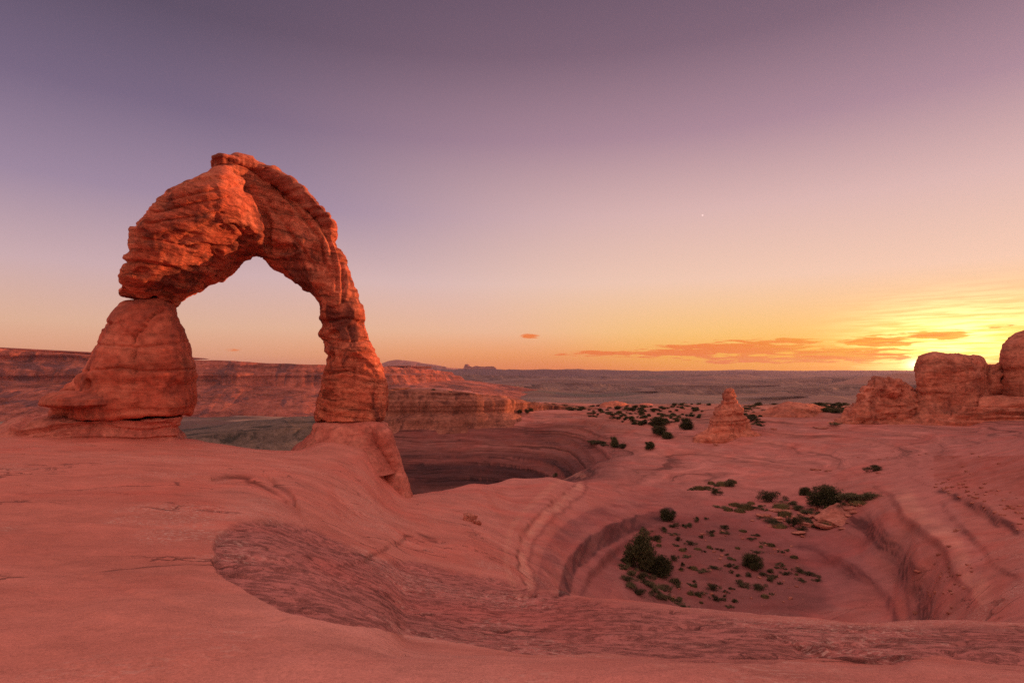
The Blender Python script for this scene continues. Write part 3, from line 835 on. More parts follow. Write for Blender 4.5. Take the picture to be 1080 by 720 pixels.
def sweep_rock(name, pairs, D, depth, mat, parent=None, nst=120, nar=96, expo=2.6, rot=0.0, cap=(0.06, 0.06), seed=1, lump=0.25, strata=0.12, bed=0.55,
               tilt=0.0, fine=0.05, front=None, lump_size=2.2, block=0.0, edit=None, fit=1.0, ka=0.7, kb=-0.7, cracks=(), dents=()):
    """pairs = [((xa, ya), (xb, yb)), ...] outline pixels at depth D; depth = half thickness per station (metres), front = shift of the section in depth"""
    n = len(pairs)
    A = np.array([p[0] for p in pairs], float)
    B = np.array([p[1] for p in pairs], float)
    mid = (A + B) / 2
    t = np.concatenate([[0], np.cumsum(np.maximum(np.hypot(*np.diff(mid, axis=0).T), 1.0))])
    tq = np.linspace(0, t[-1], nst)
    dep = np.full(n, depth, float) if np.isscalar(depth) else np.array(depth, float)
    fro = np.zeros(n) if front is None else np.array(front, float)
    rt = np.full(n, rot, float) if np.isscalar(rot) else np.array(rot, float)
    A, B, rt = pchip(t, A, tq), pchip(t, B, tq), pchip(t, rt, tq)
    dep, fro = pchip(t, dep, tq), pchip(t, fro, tq)
    u = tq / t[-1]
    sc = np.ones(nst)
    if cap[0] > 0:
        c = np.clip(u / cap[0], 0, 1)
        sc *= np.sqrt(np.clip(1 - (1 - c) ** 2, 0, 1))
    if cap[1] > 0:
        c = np.clip((1 - u) / cap[1], 0, 1)
        sc *= np.sqrt(np.clip(1 - (1 - c) ** 2, 0, 1))
    sc = np.maximum(sc, 0.002)
    da, db = fro - (ka + 0.35 * rt) * dep, fro + (kb + 0.35 * rt) * dep
    WA, WB = px(A[:, 0], A[:, 1], D + da), px(B[:, 0], B[:, 1], D + db)
    look = np.array([(A[:, 0].mean() + B[:, 0].mean() - 1080) / 2 / F, 1.0, 0.0])          # the rock stands square to the place it is seen from
    WA, WB = WA - da[:, None] * look, WB - db[:, None] * look
    C = (WA + WB) / 2
    H = (WB - WA) / 2 * fit
    C = C + fro[:, None] * look
    ph = np.linspace(0, 2 * np.pi, nar, endpoint=False)
    cs, sn = np.cos(ph), np.sin(ph)
    e = 2.0 / expo
    fx = np.sign(cs) * np.abs(cs) ** e
    fy = np.sign(sn) * np.abs(sn) ** e
    # rot skews the section: the face towards the camera turns to the right
    fx2 = fx
    P = C[:, None, :] + sc[:, None, None] * (H[:, None, :] * fx2[None, :, None])
    P = P + (sc[:, None] * dep[:, None] * (fy[None, :] + rt[:, None] * fx2[None, :]))[..., None] * look
    if edit is not None:
        P = edit(P, u, ph)
    N = grid_normals(P)
    cen = P.mean((0, 1))
    if ((P - C[:, None, :]) * N).sum(-1).mean() < 0:
        N = -N
    x, y, z = P[..., 0], P[..., 1], P[..., 2] + tilt * P[..., 0]
    endw = np.minimum(1, sc * 1.2)[:, None]
    w = 0.35 * fbm(x * 0.3, y * 0.3, z * 0.3, 3, seed + 5)
    disp = lump * fbm(x / lump_size, y / lump_size, z / lump_size, 4, seed)
    s1 = vnoise(0 * x + 3.3, 0 * x, (z + w) / bed, seed + 20)
    s2 = vnoise(0 * x + 7.7, 0.15 * x, (z + w) / (bed * 0.37), seed + 21)
    disp = disp + strata * (np.clip(s1 * 1.6, -1, 0.7) + 0.45 * np.clip(s2 * 1.5, -1, 0.6))
    disp = disp + fine * fbm(x * 3.2, y * 3.2, z * 4.5, 3, seed + 30)
    if block:
        q = vnoise(x / lump_size * 1.3 + w, y / lump_size * 1.3, z / lump_size * 0.9, seed + 40)
        disp = disp + block * (sstep(q, -0.12, 0.02) - 0.5) + block * 0.6 * (sstep(vnoise(x * 1.1 + w, y * 1.1, z * 0.8, seed + 41), -0.1, 0.05) - 0.5)
    P = P + N * (disp * endw)[..., None]
    if cracks or dents:                                       # joints and hollows weathered into the face that shows
        qx = 540 + F * P[..., 0] / P[..., 1]
        qy = HOR - F * (P[..., 2] - CAM_Z) / P[..., 1]
        shown = sstep(-(N[..., 1] + N[..., 0] * look[0]), -0.15, 0.25)
        wx = qx + 1.6 * fbm(x * 1.1, y * 1.1, z * 1.1, 3, seed + 60)
        wy = qy + 1.6 * fbm(x * 1.1 + 9, y * 1.1, z * 1.1, 3, seed + 61)
        cut = 0 * qx
        for poly, wd, dp in cracks:
            dd, _s = seg_dist(wx, wy, smooth_curve(poly, 30))
            cut = cut + dp * np.exp(-(dd / wd) ** 2)
        for cx, cy, rx, ry, dp in dents:
            e2 = ((wx - cx) / rx) ** 2 + ((wy - cy) / ry) ** 2
            cut = cut + dp * sstep(1.35 - np.sqrt(e2), 0.0, 0.7)
        P = P - N * (cut * shown)[..., None]
    f = grid_faces(nst, nar, wrap=True)
    V = P.reshape(-1, 3)
    V = np.concatenate([V, [P[0].mean(0)], [P[-1].mean(0)]])
    a0, a1 = nst * nar, nst * nar + 1
    j = np.arange(nar)
    j2 = (j + 1) % nar
    F4 = [f]
    c0 = np.stack([np.full(nar, a0), j2, j], -1)
    b0 = (nst - 1) * nar
    c1 = np.stack([np.full(nar, a1), b0 + j, b0 + j2], -1)
    allf = [tuple(q) for q in f.tolist()] + [tuple(q) for q in c0.tolist()] + [tuple(q) for q in c1.tolist()]
    # outward normals
    N2 = grid_normals(P)
    if ((P - C[:, None, :]) * N2).sum(-1).mean() > 0:
        pass
    o = mesh_obj(name, V, allf, mat, parent)
    import bmesh
    bm = bmesh.new()
    bm.from_mesh(o.data)
    bmesh.ops.recalc_face_normals(bm, faces=bm.faces)
    bm.to_mesh(o.data)
    bm.free()
    return o


def rows(lst):
    return [((l, y), (r, y)) for y, l, r in lst]


# --- the arch
AD = 36.0
arch = empty('sandstone_arch', tuple(px(250, 455, AD)))
tag(arch, 'tall freestanding red sandstone arch on two legs at the rim of the bowl', 'rock arch')
SPAN = [((140, 316), (185, 327)), ((121, 307), (196, 315)), ((123, 293), (213, 302)), ((132, 267), (226, 292)), ((136, 245), (240, 283)), ((149, 223), (252, 274)),
        ((170, 205), (262, 266)), ((195, 191), (270, 263)), ((215, 182), (276, 264)), ((232, 173), (279, 267)), ((256, 169), (281, 275)), ((282, 177), (284, 283)),
        ((311, 192), (292, 289)), ((336, 214), (306, 295)), ((354, 231), (315, 304)), ((358, 252), (322, 312)), ((371, 277), (334, 322)), ((376, 300), (337, 334)),
        ((386, 326), (342, 345)), ((389, 340), (338, 352)), ((395, 360), (344, 362)), ((401, 380), (341, 380)), ((406, 395), (336, 398)), ((411, 410), (332, 418)),
        ((412, 430), (329, 436)), ((411, 446), (330, 445))]
SDEP = [1.7, 2.3, 2.8, 3.1, 3.3, 3.4, 3.4, 3.3, 3.1, 2.9, 2.5, 2.1, 1.9, 1.9, 1.9, 1.9, 1.9, 1.8, 1.7, 1.6, 1.8, 2.0, 2.1, 2.2, 2.3, 2.3]
SROT = [.35, .4, .45, .5, .5, .5, .5, .5, .45, .4, .2, 0, -.1, -.15, -.2, -.2, -.2, -.2, -.2, -.2, -.2, -.2, -.2, -.2, -.2, -.2]
SFRO = [-1.5, -1.7, -2, -2.2, -2.3, -2.3, -2.2, -2.1, -1.9, -1.5, -.2, .5, .6, .6, .6, .6, .6, .6, .6, .6, .6, .6, .6, .6, .6, .6]
sweep_rock('arch_span', SPAN, AD, SDEP, M_ARCH, arch, nst=420, nar=200, expo=2.4, rot=SROT, cap=(0.012, 0.008), kb=0.1, seed=3, lump=0.26, strata=0.06, bed=0.42, tilt=0.12, fit=0.97,
           fine=0.06, front=SFRO, lump_size=2.6, block=0.20,
           cracks=[([(250, 178), (262, 186), (270, 205), (284, 240), (283, 262)], 2.6, 0.55), ([(232, 240), (246, 236), (262, 250), (282, 244)], 1.5, 0.18), ([(196, 262), (214, 258), (236, 262), (258, 250)], 1.6, 0.2),
                   ([(150, 252), (185, 258), (205, 262)], 1.6, 0.22), ([(128, 275), (160, 278), (190, 283), (222, 282)], 1.5, 0.2), ([(284, 214), (300, 240), (318, 262), (332, 290)], 2.2, 0.3),
                   ([(300, 205), (322, 232), (340, 258), (346, 292)], 2.0, 0.28), ([(322, 215), (340, 240), (352, 268), (356, 305)], 1.8, 0.25), ([(352, 250), (362, 285), (362, 318)], 1.6, 0.22),
                   ([(340, 340), (365, 336), (388, 341)], 1.5, 0.25), ([(342, 358), (368, 360), (396, 356)], 1.3, 0.16), ([(336, 396), (365, 392), (404, 399)], 1.2, 0.14), ([(368, 345), (374, 380), (372, 430)], 1.5, 0.16),
                   ([(160, 224), (200, 216), (240, 208)], 1.2, 0.14), ([(155, 236), (195, 230), (235, 224)], 1.2, 0.13), ([(172, 212), (210, 203), (248, 196)], 1.2, 0.14), ([(205, 192), (228, 187), (256, 188)], 1.0, 0.12)],
           dents=[(190, 250, 26, 6, 0.22), (226, 268, 9, 7, 0.2), (262, 199, 4.5, 6, 0.35), (336, 272, 8, 16, 0.5), (318, 310, 12, 10, 0.3), (300, 262, 14, 5, 0.4), (352, 352, 5, 4, 0.4), (349, 376, 4, 5, 0.4), (372, 382, 8, 9, 0.22),
                  (178, 305, 6, 4, 0.3), (163, 316, 4, 3, 0.35), (150, 288, 8, 5, 0.2), (300, 224, 8, 10, 0.3)])
sweep_rock('caprock', [((221, 170), (226, 184)), ((224, 166), (231, 183)), ((236, 163.5), (238, 182)), ((256, 166), (250, 184)), ((281, 175), (271, 192)), ((309, 191), (298, 206)), ((334, 213), (323, 226)), ((350, 230), (339, 241)), ((355, 241), (345, 249))],
           AD, [1.2, 1.9, 2.2, 2.3, 2.2, 2.0, 1.9, 1.7, 1.2], M_CAP, arch, nst=160, nar=72, expo=3.4, rot=0.2, cap=(0.03, 0.03), seed=13, lump=0.16, strata=0.08, bed=0.2, fine=0.05, front=[-1.8, -1.7, -1.5, -.6, .3, .6, .6, .6, .6], lump_size=1.2, block=0.10, kb=-0.7)
sweep_rock('leg_block', rows([(441, 70, 203), (437, 73, 207), (424, 76, 210), (404, 79, 211), (385, 86, 210.5), (367, 95, 206), (352, 104, 199), (338, 111, 192), (327, 119, 188), (320.5, 127, 186), (316, 138, 183)]),
           AD, [3.3, 3.5, 3.6, 3.6, 3.5, 3.3, 3.0, 2.6, 2.1, 1.7, 1.4], M_LEG, arch, nst=200, nar=180, expo=3.0, rot=0.25, cap=(0.018, 0.04), seed=23, lump=0.26, strata=0.07, bed=0.8, fine=0.04, front=[-1.7] * 11, lump_size=3.0, block=0.12,
           cracks=[([(172, 326), (158, 334), (152, 342), (142, 358), (141, 384), (143, 438)], 1.4, 0.3), ([(84, 392), (120, 388), (160, 392), (208, 388)], 1.3, 0.1), ([(98, 362), (140, 366), (200, 360)], 1.3, 0.09)],
           dents=[(115, 341, 3, 2.2, 0.35), (92, 405, 3, 5, 0.5), (186, 415, 10, 12, 0.18), (170, 345, 14, 10, 0.12)])
sweep_rock('shoulder_ledge', rows([(440, 52, 112), (430, 54, 108), (418, 62, 104), (406, 71, 102), (398, 79, 104), (393, 88, 104)]), AD, [2.2, 2.4, 2.2, 1.9, 1.5, 1.0], M_LEG, arch, nst=80, nar=100,
           expo=2.4, rot=0.3, cap=(0.05, 0.2), seed=27, lump=0.25, strata=0.10, bed=0.4, lump_size=1.4, front=[-1.2] * 6)
sweep_rock('plinth', rows([(466, -60, 200), (459, -44, 200), (453, -24, 199.5), (447, 2, 199), (442, 30, 198.5), (438.5, 56, 198)]), AD, [4.2, 4.2, 4.1, 4.0, 3.9, 3.7], M_PED, arch, nst=90, nar=240,
           expo=3.6, rot=0.15, cap=(0.0, 0.05), seed=33, lump=0.20, strata=0.24, bed=0.38, fine=0.05, front=[-1.2] * 6, lump_size=1.8, block=0.12)
sweep_rock('pedestal', rows([(500, 288, 430), (486, 300, 424), (476, 310, 418), (467, 320, 414), (458, 327, 412), (450, 329, 411), (446, 333, 408), (443.5, 342, 400)]), AD, [5.2, 4.4, 3.8, 3.2, 2.8, 2.6, 2.4, 2.0], M_PED, arch,
           nst=90, nar=160, expo=2.5, rot=0.15, cap=(0.0, 0.10), seed=37, lump=0.16, strata=0.07, bed=0.7, fine=0.03, lump_size=2.0)
sweep_rock('buttress', rows([(540, 392, 440), (518, 398, 433), (508, 402, 430), (492, 401, 426), (476, 397, 421), (462, 393, 415.5), (452, 391, 412), (447, 392, 410)]), AD - 1.9, [1.8, 1.5, 1.2, 1.05, 1.0, 0.95, 0.85, 0.6], M_PED, arch,
           nst=80, nar=80, expo=2.2, cap=(0.0, 0.14), seed=39, lump=0.12, strata=0.04, bed=0.7, fine=0.03, lump_size=1.4)

slabrock = empty('balanced_slab', tuple(px(84, 434, 34.0)))
tag(slabrock, 'flat lens shaped red boulder balanced at the foot of the left arch leg', 'boulder')
sweep_rock('stone', rows([(433, 60, 104), (430.5, 43, 120), (427, 37, 128), (422, 41, 127), (416, 52, 119), (411.5, 64, 109)]), 31.6, [1.0, 1.6, 1.9, 1.8, 1.4, 0.9], M_LEG, slabrock, nst=60, nar=110, expo=2.3, rot=0.1,
           cap=(0.2, 0.25), seed=43, lump=0.10, strata=0.06, bed=0.25, lump_size=1.2)

# --- spire, outcrops and buttes beyond the bowl
spire = sweep_rock('rock_spire', rows([(468, 728, 808), (460, 735, 802), (454, 745, 795), (448, 751, 790), (441, 752, 787), (434, 753.5, 784), (428, 757, 781), (422, 759.5, 778), (417, 761.5, 776.5), (413, 764, 775), (410, 767, 773)]),
                   86, [4.2, 3.9, 3.4, 3.0, 2.8, 2.5, 2.1, 1.7, 1.3, .9, .6], M_BUTTE, None, nst=130, nar=110, expo=2.4, rot=0.2, cap=(0.0, 0.06), seed=53, lump=0.40, strata=0.22, bed=0.8, fine=0.08, lump_size=2.4, block=0.25)
tag(spire, 'lone cone shaped red rock spire rising from the slickrock beyond the bowl', 'rock spire')
crag = sweep_rock('rocky_outcrop', rows([(452, 872, 990), (442, 886, 984), (434, 896, 980), (425, 904, 975), (416, 908.5, 967), (409, 912, 957), (404, 917, 951), (399.5, 928, 946), (397, 934, 943)]),
                  92, [5.5, 4.8, 4.2, 3.8, 3.3, 2.9, 2.4, 1.7, 1.0], M_BUTTE, None, nst=130, nar=140, expo=2.4, rot=0.2, cap=(0.0, 0.05), seed=59, lump=0.75, strata=0.22, bed=1.1, fine=0.10, lump_size=2.6, block=0.55)
tag(crag, 'low broken red crag left of the sunlit butte on the right', 'rock outcrop')
butte = sweep_rock('round_butte', rows([(452, 930, 1100), (445, 944, 1088), (436, 953, 1072), (426, 960, 1058), (416, 963, 1050), (405, 965, 1046), (394, 966, 1042), (385, 967, 1039), (379, 970, 1035), (375, 977, 1029), (372.5, 988, 1020)]),
                   95, [9, 8, 7, 6.2, 5.8, 5.5, 5.3, 5.1, 4.7, 4, 2.8], M_BUTTE, None, nst=150, nar=170, expo=2.7, rot=0.15, cap=(0.0, 0.06), seed=61, lump=0.75, strata=0.20, bed=1.6, fine=0.08, lump_size=4.2, block=0.25)
tag(butte, 'rounded flat topped red butte with the setting sun at its left edge', 'butte')
big = sweep_rock('tall_butte', rows([(452, 1020, 1420), (440, 1036, 1390), (425, 1044, 1370), (408, 1047, 1360), (392, 1048, 1350), (376, 1049, 1340), (364, 1051, 1330), (356, 1056, 1310), (350, 1065, 1290), (345, 1084, 1250), (342, 1110, 1210)]),
                 100, [14, 13, 12, 11.5, 11, 11, 10.6, 10, 9, 7, 5], M_BUTTE, None, nst=140, nar=200, expo=2.6, rot=0.1, cap=(0.0, 0.08), seed=67, lump=0.8, strata=0.20, bed=1.7, fine=0.1, lump_size=4.6, block=0.2)
tag(big, 'tall dark red butte cut by the right edge of the view', 'butte')
saddle = sweep_rock('rock_saddle', rows([(450, 985, 1120), (438, 1000, 1110), (424, 1012, 1100), (410, 1020, 1090), (398, 1026, 1082), (389, 1032, 1074), (384, 1037, 1066)]), 98, [7, 6, 5, 4.2, 3.6, 3, 2], M_BUTTE, None, nst=90, nar=120,
                    expo=2.3, cap=(0.0, 0.12), seed=71, lump=0.9, strata=0.3, bed=1.2, fine=0.12, lump_size=2.6, block=0.5)
tag(saddle, 'broken red rock saddle joining the round butte to the tall butte', 'rock outcrop')
shelf = sweep_rock('ledge_shelf', rows([(454, 948, 1450), (447, 966, 1430), (440, 985, 1410), (433, 1003, 1390), (426, 1020, 1370), (421, 1034, 1350)]), 88, [6, 5.6, 5, 4.4, 3.6, 2.6], M_BUTTE, None, nst=80, nar=200, expo=3.0,
                   cap=(0.0, 0.1), seed=73, lump=0.4, strata=0.75, bed=0.8, fine=0.08, lump_size=3.0)
tag(shelf, 'stepped shelf of thin red ledges below the buttes on the right', 'rock ledge')
dome = sweep_rock('slickrock_dome', rows([(440, 788, 892), (435, 803, 880), (430.5, 815, 866), (427, 826, 853), (424.5, 834, 846)]), 104, [6, 5, 4, 2.8, 1.5], M_BUTTE, None, nst=60, nar=120, expo=2.2, cap=(0.0, 0.2), seed=79, lump=0.5,
                  strata=0.25, bed=0.9, lump_size=3.0)
tag(dome, 'low striped slickrock dome just right of the rock spire', 'rock dome')
hump = sweep_rock('red_hummock', rows([(432, 628, 672), (428, 632, 664), (424.5, 636, 656), (423, 640, 650)]), 140, [4, 3.4, 2.4, 1.4], M_BUTTE, None, nst=40, nar=80, expo=2.2, cap=(0.0, 0.2), seed=81, lump=0.6, strata=0.25, bed=0.9, lump_size=2.4)
tag(hump, 'small broken red hummock among bushes left of the spire', 'rock outcrop')
pale = sweep_rock('pale_knoll', rows([(431, 668, 694), (428, 672, 690), (425.5, 676, 686)]), 150, [3, 2.4, 1.4], M_PED, None, nst=30, nar=60, expo=2.2, cap=(0.0, 0.25), seed=83, lump=0.3, strata=0.15, bed=0.9, lump_size=2.4)
tag(pale, 'small pale bare rock knoll behind the bushes left of the spire', 'rock outcrop')


# ------------------------------------------------------------------ cliffs and mesas: a face with buttresses, benches and a top
def cliff(name, top, base_row, mat, prof, nu=500, amp=1.0, wl=20.0, back=40.0, seed=1, sub=0.35, rough_top=0.0, kind=None):
    """top = [(column, row, depth)]; prof = [(drop fraction, outward metres)] from the brow to the foot"""
    tp = np.array(top, float)
    xq = np.linspace(tp[0, 0], tp[-1, 0], nu)
    ry = pchip(tp[:, 0], tp[:, 1:], xq)
    row, D = ry[:, 0], ry[:, 1]
    br = np.interp(xq, [b[0] for b in base_row], [b[1] for b in base_row])
    T = px(xq, row, D)
    zb = CAM_Z - (br - HOR) / F * D
    tang = np.gradient(T[:, :2], axis=0)
    tang /= np.linalg.norm(tang, axis=1, keepdims=True) + 1e-9
    nrm = np.stack([tang[:, 1], -tang[:, 0]], -1)            # towards the camera
    arc = np.concatenate([[0], np.cumsum(np.hypot(*np.diff(T[:, :2], axis=0).T))])
    pf = np.array(prof, float)
    pq = np.linspace(0, 1, 64)
    out = np.interp(pq, pf[:, 0], pf[:, 1])
    V = []
    for t, o in zip(pq, out):
        z = T[:, 2] + (zb - T[:, 2]) * t
        g = fbm(arc / wl, 0 * arc + 0.2 * t, 0 * arc, 4, seed)
        g2 = fbm(arc / (wl * 0.3), 0 * arc, 0 * arc + z / wl * 0.6, 3, seed + 9)
        butt = np.abs(g) * 2.2 - 0.5
        talus = sstep(t, 0.45, 1.0)
        off = o + amp * (butt * (0.55 + 0.9 * talus) + sub * g2)
        st = amp * 0.22 * np.clip(vnoise(0 * arc, 0 * arc, z / (wl * 0.10), seed + 3) * 1.6, -1, 0.6) * (1 - 0.6 * talus)
        p = np.stack([T[:, 0] + nrm[:, 0] * (off + st), T[:, 1] + nrm[:, 1] * (off + st), z + rough_top * (1 - t) * fbm(arc / (wl * 0.4), 0 * arc, 0 * arc, 4, seed + 4)], -1)
        V.append(p)
    bk = V[0].copy()
    bk[:, :2] -= nrm * back
    V = [bk] + V
    V = np.array(V)
    o = mesh_obj(name, V.reshape(-1, 3), grid_faces(V.shape[0], nu), mat)
    return o


mesa = cliff('distant_mesa', [(-420, 352, 980), (-200, 358, 1000), (0, 367, 1020), (60, 373, 1040), (110, 377, 1050), (200, 379, 1080), (270, 382, 1110), (335, 384.5, 1140), (380, 385.5, 1190), (430, 388, 1300), (470, 392, 1500)],
             [(-420, 440), (0, 437), (200, 435), (330, 434), (400, 428), (470, 410)], M_MESA, [(0, 0), (0.04, 3), (0.17, 8), (0.22, 30), (0.30, 38), (0.46, 46), (0.52, 80), (1.0, 230)], nu=1100, amp=26, wl=120, back=900, seed=5, sub=0.5, rough_top=2.0)
tag(mesa, 'long dark red mesa wall across the valley behind the arch', 'mesa')
mesa2 = cliff('dark_foothill', [(130, 470, 420), (205, 461, 430), (255, 455, 440), (300, 452, 450), (335, 450, 460), (400, 449, 470)], [(130, 490), (400, 490)], M_HILL, [(0, 0), (0.3, 8), (1, 60)], nu=200, amp=1.6, wl=40, back=120, seed=8, rough_top=1.2)
tag(mesa2, kind='structure')
wall = cliff('canyon_cliff', [(338, 414, 122), (365, 411, 116), (392, 410, 113), (415, 411.5, 112), (440, 412, 112), (470, 414, 112), (500, 415, 113), (522, 417, 115), (540, 420, 119), (560, 423.5, 123), (590, 427, 127), (630, 430, 131)],
             [(338, 500), (392, 470), (430, 460), (500, 456), (545, 450), (580, 441), (630, 436)], M_CLIFF, [(0, 0), (0.06, 0.3), (0.1, 1.0), (0.5, 1.5), (0.56, 2.6), (0.8, 3.6), (1.0, 5.0)], nu=520, amp=1.3, wl=11.0, back=14, seed=17, sub=0.6, rough_top=0.3)
tag(wall, 'weathered red cliff band beyond the canyon, right of the arch', 'cliff')
ridge = cliff('far_ridge', [(392, 388, 5200), (402, 383, 5200), (412, 379.5, 5200), (420, 378.8, 5200), (430, 381, 5200), (445, 383.5, 5200), (462, 386.5, 5200), (480, 388.5, 5300), (520, 389.6, 5400), (600, 390.8, 5600)],
              [(392, 402), (600, 402)], M_FAR, [(0, 0), (0.2, 60), (1, 500)], nu=400, amp=50, wl=400, back=900, seed=19, rough_top=8)
tag(ridge, kind='structure')
ESC = [  # low escarpments stepping across the far plain: (brow points, foot row, buttress metres)
    ([(415, 404, 1700), (450, 402, 1750), (500, 404, 1800), (545, 406.5, 1850), (590, 410, 1900)], 416, 9),
    ([(430, 396.5, 3000), (500, 395.6, 3100), (580, 397, 3200), (650, 398.5, 3200), (700, 401, 3100)], 404, 18),
    ([(560, 405.5, 2100), (610, 404, 2150), (650, 405.5, 2200), (690, 409, 2250)], 412, 10),
    ([(640, 397, 3600), (700, 395.5, 3700), (790, 396, 3800), (880, 397.5, 3900), (960, 396.5, 4000)], 403, 20),
    ([(690, 409, 1700), (740, 406.5, 1750), (790, 408, 1800), (830, 412, 1850)], 418, 8),
    ([(815, 404, 2300), (860, 400.5, 2400), (920, 398, 2500), (990, 397, 2600), (1090, 396, 2600)], 410, 16),
    ([(830, 413, 1300), (870, 409.5, 1350), (920, 407, 1400), (990, 406, 1400)], 420, 9),
    ([(480, 392.6, 5600), (560, 391.5, 5700), (640, 391.8, 5800), (760, 391.2, 5900), (880, 391.4, 6000), (1000, 390.8, 6000)], 397, 40),
]
for i, (tp, ft, am) in enumerate(ESC):
    o = cliff('hills', tp, [(tp[0][0], ft), (tp[-1][0], ft)], M_PLAIN, [(0, 0), (0.12, am * 0.3), (0.3, am * 1.2), (1, am * 9)], nu=420, amp=am, wl=am * 9, back=am * 18, seed=200 + i, sub=0.6, rough_top=am * 0.12)
    tag(o, kind='structure')
towers = cliff('castle_butte', [(486, 391, 5000), (489, 387.5, 5000), (490.5, 384.2, 5000), (493, 384, 5000), (495, 386.2, 5000), (499, 386.6, 5000), (502, 385.6, 5000), (508, 386.6, 5000), (514, 386.2, 5000), (520, 386.2, 5000), (523, 388, 5000), (524, 391, 5000)],
               [(486, 396), (524, 396)], M_FAR, [(0, 0), (0.5, 15), (1, 80)], nu=200, amp=14, wl=60, back=120, seed=29, rough_top=4)
tag(towers, 'tiny castle shaped butte with a knobbed left end on the skyline', 'butte')
for i, (fx0, fy0, lab) in enumerate([(458.5, 386, 'thin rock needle on the skyline left of its twin'), (468, 386.2, 'blunt rock needle on the skyline nearest the castle butte'),
                                     (537, 389, 'low rock knob on the skyline right of the castle butte')]):
    o = cliff('rock_needle', [(fx0 - 2.6, fy0 + 5, 5000), (fx0 - 1.4, fy0 + 0.6, 5000), (fx0, fy0, 5000), (fx0 + 1.5, fy0 + 1, 5000), (fx0 + 2.6, fy0 + 5, 5000)], [(fx0 - 3, 396), (fx0 + 3, 396)], M_FAR, [(0, 0), (1, 40)], nu=40, amp=5, wl=30, back=40, seed=100 + i)
    tag(o, lab, 'rock needle', 'rock needles on the skyline')
fins = cliff('lit_fins', [(398, 392, 1900), (404, 390, 1880), (410, 388, 1850), (416, 389, 1870), (421, 388.5, 1840), (427, 387.5, 1850), (431, 389, 1860), (436, 394, 1880)], [(398, 408), (436, 408)], M_BUTTE, [(0, 0), (0.5, 20), (1, 60)],
             nu=260, amp=30, wl=34, back=120, seed=91, sub=0.6, rough_top=16)
tag(fins, 'cluster of glowing red rock fins just right of the arch foot', 'rock fins')


# ------------------------------------------------------------------ plants
def leaf_cloud(n, blobs, size, rng, flat=0.6, up=0.35):
    """n small leaf faces spread through the volume of several ellipsoid clumps"""
    w = np.array([b[3] ** 2 for b in blobs])
    ids = rng.choice(len(blobs), n, p=w / w.sum())
    B = np.array(blobs)[ids]
    d = rng.normal(size=(n, 3))
    d /= np.linalg.norm(d, axis=1, keepdims=True)
    r = rng.random(n) ** (1 / 2.2)
    r = r * (0.72 + 0.5 * rng.random(n))
    P = B[:, :3] + d * (r * B[:, 3])[:, None] * np.array([1, 1, flat + 0.25])
    P[:, 2] = np.maximum(P[:, 2], 0.015)
    a = rng.normal(size=(n, 3)) + d * 0.8 + np.array([0, 0, up])
    a /= np.linalg.norm(a, axis=1, keepdims=True)
    b = np.cross(a, rng.normal(size=(n, 3)))
    b /= np.linalg.norm(b, axis=1, keepdims=True)
    L = size * (0.6 + 0.8 * rng.random(n))[:, None]
    W = L * 0.38
    V = np.stack([P - b * W * 0.6, P + a * L * 0.55 - b * W * 0.2 + b * W, P + a * L * 1.1, P + a * L * 0.4 + b * W * 1.3], 1).reshape(-1, 3)
    return V, np.arange(n * 4).reshape(-1, 4)


def tube(path, radii, k=6):
    V, Fc = [], []
    path = [Vector(p) for p in path]
    for i, p in enumerate(path):
        t = (path[min(i + 1, len(path) - 1)] - path[max(i - 1, 0)]).normalized()
        u = t.orthogonal().normalized()
        v = t.cross(u)
        for j in range(k):
            a = 2 * math.pi * j / k
            V.append(tuple(p + (u * math.cos(a) + v * math.sin(a)) * radii[i]))
    for i in range(len(path) - 1):
        for j in range(k):
            Fc.append((i * k + j, i * k + (j + 1) % k, (i + 1) * k + (j + 1) % k, (i + 1) * k + j))
    return V, Fc


def branches(n, height, spread, r0, rng):
    V, Fc = [], []
    for i in range(n):
        a = rng.random() * 6.283
        s = spread * (0.3 + 0.7 * rng.random())
        h = height * (0.6 + 0.4 * rng.random())
        pts = [(0.04 * math.cos(a), 0.04 * math.sin(a), -0.06), (s * 0.3 * math.cos(a), s * 0.3 * math.sin(a), h * 0.4), (s * 0.7 * math.cos(a + 0.3), s * 0.7 * math.sin(a + 0.3), h * 0.72),
               (s * math.cos(a), s * math.sin(a), h)]
        v, f = tube(pts, [r0, r0 * 0.75, r0 * 0.45, r0 * 0.15])
        b = len(V)
        V += v
        Fc += [tuple(q + b for q in x) for x in f]
    return V, Fc


PROTO = {}


